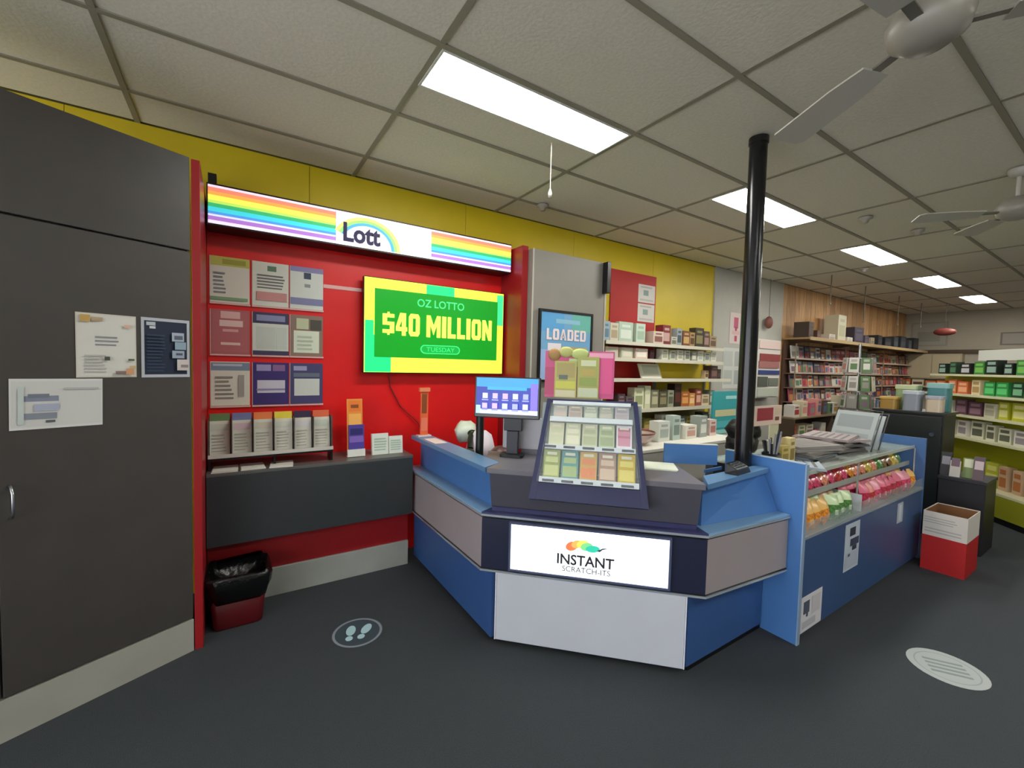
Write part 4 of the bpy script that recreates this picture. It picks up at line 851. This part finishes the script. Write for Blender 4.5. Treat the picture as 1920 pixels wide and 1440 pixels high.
# ------------------------------------------------------------------ lime green gondola at right
GF = frame(7.07, 1.44, -.7071, -.7071)
LIME = mat('#a9a91c', .5); CRM = mat('#cfcda8', .45)
t = thing('gondola_shelving', (6.6, .8, 0), 'lime green shop gondola with cream shelves at the right edge', 'shelves')
b = MB(GF); b.box(0, .02, 0, 1.9, .34, .065, BLK); build('plinth', b, t)
b = MB(GF); b.box(0, .0, .066, 1.9, .02, .285, mat('#8f901c', .5)); build('base_panel', b, t)
b = MB(GF); b.box(-.5, .30, .066, 1.9, .33, 1.62, LIME); build('back_panel', b, t)
for z, d in ((.31, 0), (.80, .08), (1.05, .08), (1.29, .05), (1.52, .10)):
    b = MB(GF); b.box(-.45 if z > .5 else 0, d, z-.024, 1.9, .298, z, CRM); build('shelf', b, t)
for x in (.0, .63, 1.26, 1.88):
    b = MB(GF); b.box(x, .331, .066, x+.02, .35, 1.8, mat('#c9c8b4', .4)); build('upright', b, t)
b = MB(GF); b.box(.0, .28, 1.68, .75, .325, 1.80, mat('#cfcfc6', .5)); build('header_sign', b, t)
b = MB(GF); b.box(.1, .326, 1.6, .12, .3299, 1.75, CRM); b.box(.6, .326, 1.6, .62, .3299, 1.75, CRM); build('bracket', b, t)
rn = random.Random(77)
lv = [(.311, .30, [('#b4b43c', '#d4d470', 'lime card pack'), ('#5f9a3c', '#8cc45c', 'leaf green packet'), ('#c6c258', '#e4e090', 'yellow green pack'), ('#c8a888', '#b06c3c', 'tan packet')], 'on the lowest lime shelf'),
      (.801, .2, [('#cfceb4', '#5c6050', 'cream magazine with dark heading'), ('#b9bc7c', '#8c9044', 'pale lime pack'), ('#7c6470', '#a89098', 'plum packet'), ('#d4cfc4', '#8c8488', 'off white pack')], 'on the third lime shelf'),
      (1.051, .19, [('#b4b42c', '#d8d490', 'bright lime pack'), ('#8c8880', '#c4c0b4', 'grey pack'), ('#c4c0ac', '#a4a08c', 'beige pack'), ('#5c3c4c', '#8c6c7c', 'dark plum pack')], 'on the fourth lime shelf'),
      (1.291, .18, [('#c86c40', '#e8a880', 'orange box'), ('#2c8c44', '#58c070', 'vivid green box'), ('#1c3c2c', '#70a880', 'dark green box'), ('#d8c8a0', '#a88c5c', 'cream box'), ('#347c30', '#6cb448', 'grass green box')], 'on the fifth lime shelf'),
      (1.521, .16, [('#16241c', '#8ca89c', 'near black green box'), ('#243c2c', '#4c7c5c', 'forest green box'), ('#1c1c20', '#b8b8bc', 'black box with a white mark'), ('#3c7c3c', '#74b454', 'mid green box')], 'on the top lime shelf')]
for z, h, pal, where in lv:
    x = (-.42 if z > .5 else .04)+rn.uniform(0, .05); ci = 0
    while x < 1.75:
        c, c2, n = rn.choice(pal) if not (z > 1.2 and z < 1.4) else (pal[0] if x < .12 else (pal[3] if x < .25 else rn.choice(pal[1:3]+pal[4:])))
        w = rn.uniform(.11, .17); hh = h*rn.uniform(.75, 1)
        L = GF @ Matrix.Translation((x, .19, z)) @ Matrix.Rotation(rn.uniform(-.1, .1), 4, 'Z')
        b = MB(L); b.box(0, -.04, 0, w-.012, .04, hh, mat(c, .45)); b.rects(I4, w-.012, hh, .04, [(.1, .15, .9, .55, mat(c2, .5)), (.15, .68, .85, .88, mat(c2, .5))])
        build('packet', b, label=f'{n}, {nth(ci)} from the left {where}', cat='packet', group=f'packets {where}'); x += w+rn.uniform(0, .05); ci += 1

# ------------------------------------------------------------------ wood wall: high shelf and magazine racks
t = thing('high_shelf', (9.6, 3.1, 1.97), 'long wooden high shelf running along the timber wall', 'shelf')
b = MB(); b.box(7.08, 2.92, 1.985, 12.6, 3.30, 2.012, mat('#9c7c50', .5, noise=.15, scale=6, stretch=(.6, 8, 8))); build('board', b, t)
b = MB(); b.box(7.08, 2.905, 1.97, 12.6, 2.919, 2.02, mat('#b89c70', .45)); build('front_lip', b, t)
for x in (7.3, 8.9, 10.5, 12.1):
    b = MB(); b.hexa([(x, 3.20, 1.935), (x+.03, 3.20, 1.935), (x+.03, 3.30, 1.935), (x, 3.30, 1.935)], [(x, 2.95, 1.984), (x+.03, 2.95, 1.984), (x+.03, 3.30, 1.984), (x, 3.30, 1.984)], mat('#5a4028', .6)); build('bracket', b, t)
hs = [(7.2, .2, .24, '#3c2c22', '#5c4430', 'dark brown fluffy looking box'), (7.5, .14, .13, '#54382c', '#7c5840', 'brown low box'), (7.95, .2, .1, '#cfc8bc', '#a8a094', 'flat white carton'), (8.25, .3, .43, '#cbc6a8', '#b4b090', 'tall cream carton'), (8.62, .24, .09, '#dcd8cc', '#b8b4a8', 'low white box'), (8.95, .34, .28, '#3c3644', '#5c5468', 'dark violet box'), (9.35, .22, .16, '#4c4450', '#6c6474', 'dusky violet carton'), (9.7, .12, .14, '#b8ac90', '#8c8068', 'small tan box'), (9.95, .3, .2, '#141418', '#3c3c44', 'black case'), (10.35, .34, .17, '#1c1c22', '#44444c', 'long black case'), (10.8, .3, .22, '#2c3038', '#50565f', 'charcoal box'), (11.2, .34, .25, '#20242c', '#484e58', 'blue black box'), (11.65, .26, .2, '#30343a', '#5c6068', 'slate box'), (12.0, .3, .26, '#1c1e22', '#3c4046', 'black square box')]
for (x, w, h, c, c2, n) in hs:
    b = MB(); goods_box(b, x+w/2, 3.1, 2.0125, w, .2, h, c, c2, rn.uniform(-.1, .1)); build('storage_box', b, label=f'{n} on the high wooden shelf', cat='box', group='boxes on the high wooden shelf')
t = thing('magazine_rack', (9.7, 3.2, .5), 'long tiered magazine and card rack on the timber wall', 'rack')
b = MB(); b.box(7.1, 3.255, .55, 12.5, 3.29, 1.92, mat('#5c4438', .6)); build('back_board', b, t)
TZ = [.60, .82, 1.04, 1.26, 1.48, 1.70]
for z in TZ:
    b = MB(); b.box(7.1, 3.12, z-.015, 12.5, 3.254, z, mat('#7c5c48', .5)); b.box(7.1, 3.112, z-.012, 12.5, 3.119, z+.012, mat('#b8a48c', .4)); build('ledge', b, t)
for x in (7.1, 8.9, 10.7, 12.48):
    b = MB(); b.box(x, 3.10, .5, x+.02, 3.111, 1.92, mat('#8c7c68', .4)); build('upright', b, t)
rn = random.Random(55)
PAL = {'pink': '#b8546c', 'red': '#a03430', 'salmon': '#cc8c80', 'white': '#c8c4bc', 'grey': '#8c8880', 'blue': '#4c6888', 'navy': '#2c3450', 'green': '#5c7850', 'orange': '#c46c38', 'gold': '#b88838', 'brown': '#5c4038', 'mauve': '#74606c', 'cream': '#c9bea0'}
tn = ('lowest', 'second', 'third', 'fourth', 'fifth', 'top')
for r, z in enumerate(TZ):
    x = 7.13; ci = 0
    while x < 12.3:
        w = rn.uniform(.15, .24); h = rn.uniform(.175, .203)
        if x < 8.1: pal = ['blue', 'white', 'pink', 'navy', 'grey', 'cream', 'mauve']
        elif x < 9.4: pal = ['red', 'salmon', 'pink', 'white', 'cream', 'brown', 'red']
        elif x < 10.6: pal = ['grey', 'white', 'mauve', 'cream', 'navy', 'green', 'brown']
        else: pal = ['orange', 'gold', 'salmon', 'red', 'cream', 'brown'] if r >= 3 else ['mauve', 'red', 'grey', 'green', 'brown', 'cream', 'white']
        n = rn.choice(pal); n2 = rn.choice([q for q in PAL if q != n])
        M = frame(x, 3.17, 1, rn.uniform(-.05, .05), z+.0005) @ Matrix.Rotation(-.12, 4, 'X')
        b = MB(M); b.box(0, 0, 0, w-.012, .014, h, mat(PAL[n], .45)); b.rects(I4, w-.012, h, 0, [(.08, .12, .6, .55, mat(PAL[n2], .5)), (.12, .7, .9, .88, mat(PAL[rn.choice(list(PAL))], .5)), (.65, .2, .92, .6, mat(PAL[rn.choice(list(PAL))], .5))])
        build('magazine', b, label=f'{n} magazine, {nth(ci)} from the left on the {tn[r]} tier of the timber wall rack', cat='magazine', group='magazines on the timber wall rack'); x += w+rn.uniform(.0, .02); ci += 1
# spinner rack
t = thing('spinner_rack', (7.2, 2.35, 0), 'tall pale card spinner standing before the timber wall', 'rack')
b = MB(); b.cyl((7.2, 2.35, .0), (7.2, 2.35, .03), .26, .24, mat('#9a9a98', .4), 24); b.cyl((7.2, 2.35, .03), (7.2, 2.35, 1.9), .018, .018, STEEL, 10); build('pole', b, t)
for z in (.75, 1.0, 1.25, 1.5, 1.7):
    b = MB(); pts = [(7.2+.17*math.cos(i*PI/4+PI/8), 2.35+.17*math.sin(i*PI/4+PI/8), z) for i in range(9)]; b.tube(pts, .006, mat('#b8b8b4', .3), 6); build('ring', b, t)
rn = random.Random(8)
for zi, z in enumerate((.76, 1.01, 1.26, 1.51)):
    for k in range(8):
        a = k*PI/4; n = rn.choice(('white', 'grey', 'cream', 'white', 'mauve', 'green'))
        x, y = 7.2+.175*math.cos(a), 2.35+.175*math.sin(a)
        M = frame(x, y, -math.sin(a), math.cos(a), z) @ Matrix.Rotation(-.08, 4, 'X')
        b = MB(M); b.box(-.055, -.008, 0, .055, 0, .2, mat(PAL[n], .45)); b.rects(Matrix.Translation((-.055, 0, 0)), .11, .2, .008, [(.15, .2, .85, .6, mat(PAL[rn.choice(('grey', 'white', 'mauve', 'green', 'salmon'))], .5)), (.2, .72, .8, .88, mat('#a8a49c', .5))])
        build('greeting_card', b, label=f'{n} card, {nth(k)} round from the far wall side in the {("lowest", "second", "third", "top")[zi]} spinner ring', cat='card', group='cards on the spinner')
# low shelving unit in the middle distance
t = thing('low_shelf_unit', (6.9, 2.7, 0), 'low brown shelf unit crowded with goods before the timber wall', 'shelves')
BW2 = mat('#4a3a2c', .55)
b = MB(); b.box(5.9, 2.78, 0, 9.2, 2.82, 1.02, BW2); build('back_board', b, t)
for z in (.3, .62, .92):
    b = MB(); b.box(5.9, 2.55, z-.02, 9.2, 2.779, z, mat('#7c6a50', .5)); build('shelf', b, t)
for x in (5.9, 7.0, 8.1, 9.18):
    b = MB(); b.box(x, 2.55, 0, x+.02, 2.778, .278, BW2); b.box(x, 2.55, .3005, x+.02, 2.778, .599, BW2); b.box(x, 2.55, .6205, x+.02, 2.778, .899, BW2); build('upright', b, t)
rn = random.Random(66)
for zi, (z, h) in enumerate(((.621, .22), (.921, .26))):
    x = 5.95; ci = 0
    while x < 9.05:
        w = rn.uniform(.1, .2); n = rn.choice(('white', 'cream', 'grey', 'green', 'salmon', 'blue', 'red', 'brown', 'pink', 'white')); hh = h*rn.uniform(.45, 1); n2 = rn.choice([q for q in PAL if q != n])
        if zi == 0 and any(x-.02 < q+.02 and x+w > q for q in (7.0, 8.1)): x += .05; continue
        b = MB(); goods_box(b, x+w/2, 2.65, z, w-.012, .12, hh, PAL[n], PAL[n2], rn.uniform(-.06, .06)); build('packet', b, label=f'{n} pack, {nth(ci)} from the left on the {("inner", "top")[zi]} shelf of the low brown unit', cat='packet', group='goods on the low brown unit'); x += w+rn.uniform(.01, .06); ci += 1

# ------------------------------------------------------------------ far wall
FW = frame(XE-.002, 3.3, 0, -1)
b = MB(FW); b.box(0, -.06, 1.97, 4.5, 0, 2.04, mat('#4a3824', .6)); build('rail', b, label='dark brown rail across the far wall', cat='rail')
t = thing('wall_cupboard', (XE-.1, 2.85, 1.5), 'beige flat panelled cupboard under the rail on the far wall', 'cupboard')
b = MB(FW); b.box(.05, -.2, 1.42, .95, -.001, 1.95, mat('#a89a7c', .6)); build('body', b, t)
for k in range(2):
    b = MB(FW); b.box(.07+k*.44, -.215, 1.44, .49+k*.44, -.201, 1.93, mat('#b0a284', .6)); build('door', b, t, bevel=.003)
t = thing('far_shelf', (XE-.2, 2.4, 1.3), 'pale shelf of mixed goods on the far wall', 'shelf')
b = MB(FW); b.box(.05, -.3, 1.24, 2.4, -.001, 1.27, mat('#b9b09a', .5)); build('board', b, t)
rn = random.Random(14); x = .08; ci = 0
while x < 2.2:
    w = rn.uniform(.1, .2); n = rn.choice(('white', 'green', 'cream', 'salmon', 'grey', 'orange', 'gold')); hh = rn.uniform(.08, .15) if x < .98 else rn.uniform(.2, .55)
    b = MB(FW @ Matrix.Translation((x, -.22, 1.2705))); b.box(0, 0, 0, w-.01, .12, hh, mat(PAL[n], .5)); b.rects(I4, w-.01, hh, 0, [(.1, .2, .9, .6, mat(PAL[rn.choice(('white', 'brown', 'cream'))], .5))])
    build('packet', b, label=f'{n} pack, {nth(ci)} from the left on the pale far wall shelf', cat='packet', group='goods on the far wall shelf'); x += w+.02; ci += 1
sheet('wall_picture', FW, .08, 2.12, .6, .52, '#8f8a7c', [(.06, .06, .94, .94, '#9c978a'), (.2, .2, .8, .6, '#8a8578')], 'faint grey picture on the far wall above the rail', 'picture', y=-.003)
sheet('wall_picture', FW, 1.42, 2.12, .34, .25, '#6f695e', [(.08, .1, .92, .9, '#968f82')], 'small dark framed picture on the far wall above the rail', 'picture', y=-.003)
b = MB(); b.ball((11.0, 2.33, 2.30), .05, .16, .07, mat('#6e2c24', .5)); b.tube([(11.0, 2.33, 2.36), (11.0, 2.33, CZ-.004)], .003, DARK, 5)
build('hanging_ornament', b, label='dark red leaf shaped ornament hanging near the far wall', cat='ornament')
for k, (x, y, z) in enumerate(((6.85, 2.6, 2.45), (8.1, 2.62, 2.3), (9.5, 2.6, 2.35), (10.7, 2.6, 2.4))):
    b = MB(); b.cyl((x, y, z), (x, y, CZ-.002), .006, .006, mat('#5a5244', .6), 6); b.cyl((x, y, z-.02), (x, y, z), .014, .014, mat('#6c6454', .5), 8)
    build('hanging_wire', b, label=('first', 'second', 'third', 'fourth')[k]+' thin wire, counted from the pole, hanging from the ceiling near the timber wall', cat='wire', group='wires hanging from the ceiling')

# ------------------------------------------------------------------ ceiling fittings
def fan(x, y, z, a0, n, lbl_, R=.62):
    t = thing('ceiling_fan', (x, y, z), lbl_, 'fan'); FWH = mat('#b4b0a6', .4); 
    b = MB(); b.cyl((x, y, z+.09), (x, y, CZ-.03), .012, .012, FWH, 10); b.lathe([(0, CZ-.05), (.03, CZ-.05), (.055, CZ-.02), (.055, CZ-.002)], FWH, x, y); build('rod', b, t)
    b = MB(); b.lathe([(0, z-.05), (.05, z-.045), (.09, z-.015), (.10, z+.03), (.08, z+.07), (.03, z+.095), (0, z+.095)], mat('#8c877c', .4), x, y, 24); build('motor', b, t)
    for k in range(n):
        L = Matrix.Translation((x, y, z)) @ Matrix.Rotation(math.radians(a0+360/n*k), 4, 'Z') @ Matrix.Rotation(.14, 4, 'X')
        b = MB(L); b.prism([(.17, -.045), (.3, -.06), (R-.03, -.068), (R, -.05), (R, .05), (R-.03, .068), (.3, .06), (.17, .045)], -.004, .003, mat('#b0aca0', .45)); build('blade', b, t)
        b = MB(L); b.box(.085, -.014, -.002, .22, .014, .006, mat('#6a665c', .4)); build('blade_arm', b, t)
fan(1.70, .44, 2.50, 59, 3, 'ceiling fan nearest the camera with a blade reaching towards the pole top')
fan(4.22, .60, 2.56, 128, 4, 'ceiling fan at the right edge beyond the black pole', .52)
for k, (x, y, n) in enumerate(((2.17, 2.93, 'small round detector on the ceiling above the grey column'), (6.71, 2.2, 'small pale detector on the ceiling left of the fourth light'), (4.54, 1.5, 'small ceiling sprinkler beside the second light'), (5.3, 1.35, 'small ceiling sprinkler before the third light'))):
    b = MB(); b.lathe([(0, CZ-.045), (.02, CZ-.045), (.028, CZ-.02), (.05, CZ-.012), (.05, CZ-.0015)], mat('#a8a298', .5), x, y, 16); build('detector', b, label=n, cat='detector')
t = thing('pull_cord', (1.6, 2.09, 2.5), 'thin white pull cord hanging beside the nearest ceiling light', 'cord')
b = MB(); b.cyl((1.6, 2.09, 2.55), (1.6, 2.09, CZ-.003), .003, .003, mat('#8f8b82', .5), 6); build('cord', b, t)
b = MB(); b.lathe([(0, 2.50), (.011, 2.505), (.013, 2.53), (.005, 2.555), (0, 2.556)], mat('#9a968c', .5), 1.6, 2.09, 12); build('knob', b, t)

# ------------------------------------------------------------------ floor stickers
def disc(b, x, y, z, r0, r1, m, n=36):
    vs = [(x+r*math.cos(2*PI*i/n), y+r*math.sin(2*PI*i/n), z) for i in range(n) for r in (r0, r1)]
    b.add(vs, [(2*i, 2*i+1, (2*i+3) % (2*n), (2*i+2) % (2*n)) for i in range(n)], m)
t = thing('floor_sticker', (.575, 2.38, 0), 'round blue floor sticker with two pale footprints in front of the bench', 'sticker')
b = MB(); b.prism([(.575+.135*math.cos(i*PI/18), 2.38+.135*math.sin(i*PI/18)) for i in range(36)], .0006, .002, mat('#34424c', .6)); disc(b, .575, 2.38, .0024, .117, .130, mat('#80868f', .6)); build('disc', b, t)
for s_, a in ((-1, .0), (1, -.3)):
    L = Matrix.Translation((.575+s_*.036, 2.38-.01*s_, .0028)) @ Matrix.Rotation(a-.35, 4, 'Z')
    b = MB(L)
    b.prism([(.025*math.cos(i*PI/8), .022+.046*math.sin(i*PI/8)) for i in range(16)], -.0003, .0003, mat('#a3c4cc', .6)); b.prism([(.019*math.cos(i*PI/8), -.048+.021*math.sin(i*PI/8)) for i in range(16)], -.0003, .0003, mat('#a3c4cc', .6)); build('footprint', b, t)
t = thing('floor_sticker', (3.07, .56, 0), 'round pale grey floor sticker near the right bottom of the view', 'sticker')
b = MB(); b.prism([(3.07+.155*math.cos(i*PI/18), .555+.155*math.sin(i*PI/18)) for i in range(36)], .0006, .002, mat('#a4aaa8', .6)); disc(b, 3.07, .555, .0024, .12, .126, mat('#8c9492', .6)); build('disc', b, t)
M = Matrix.Translation((3.07, .555, 0)) @ Matrix.Rotation(-1.0, 4, 'Z')
b = MB(M)
for k in range(4): b.box(-.08, -.06+k*.034, .0025, .08, -.045+k*.034, .003, mat('#7c8886', .6))
build('print', b, t)
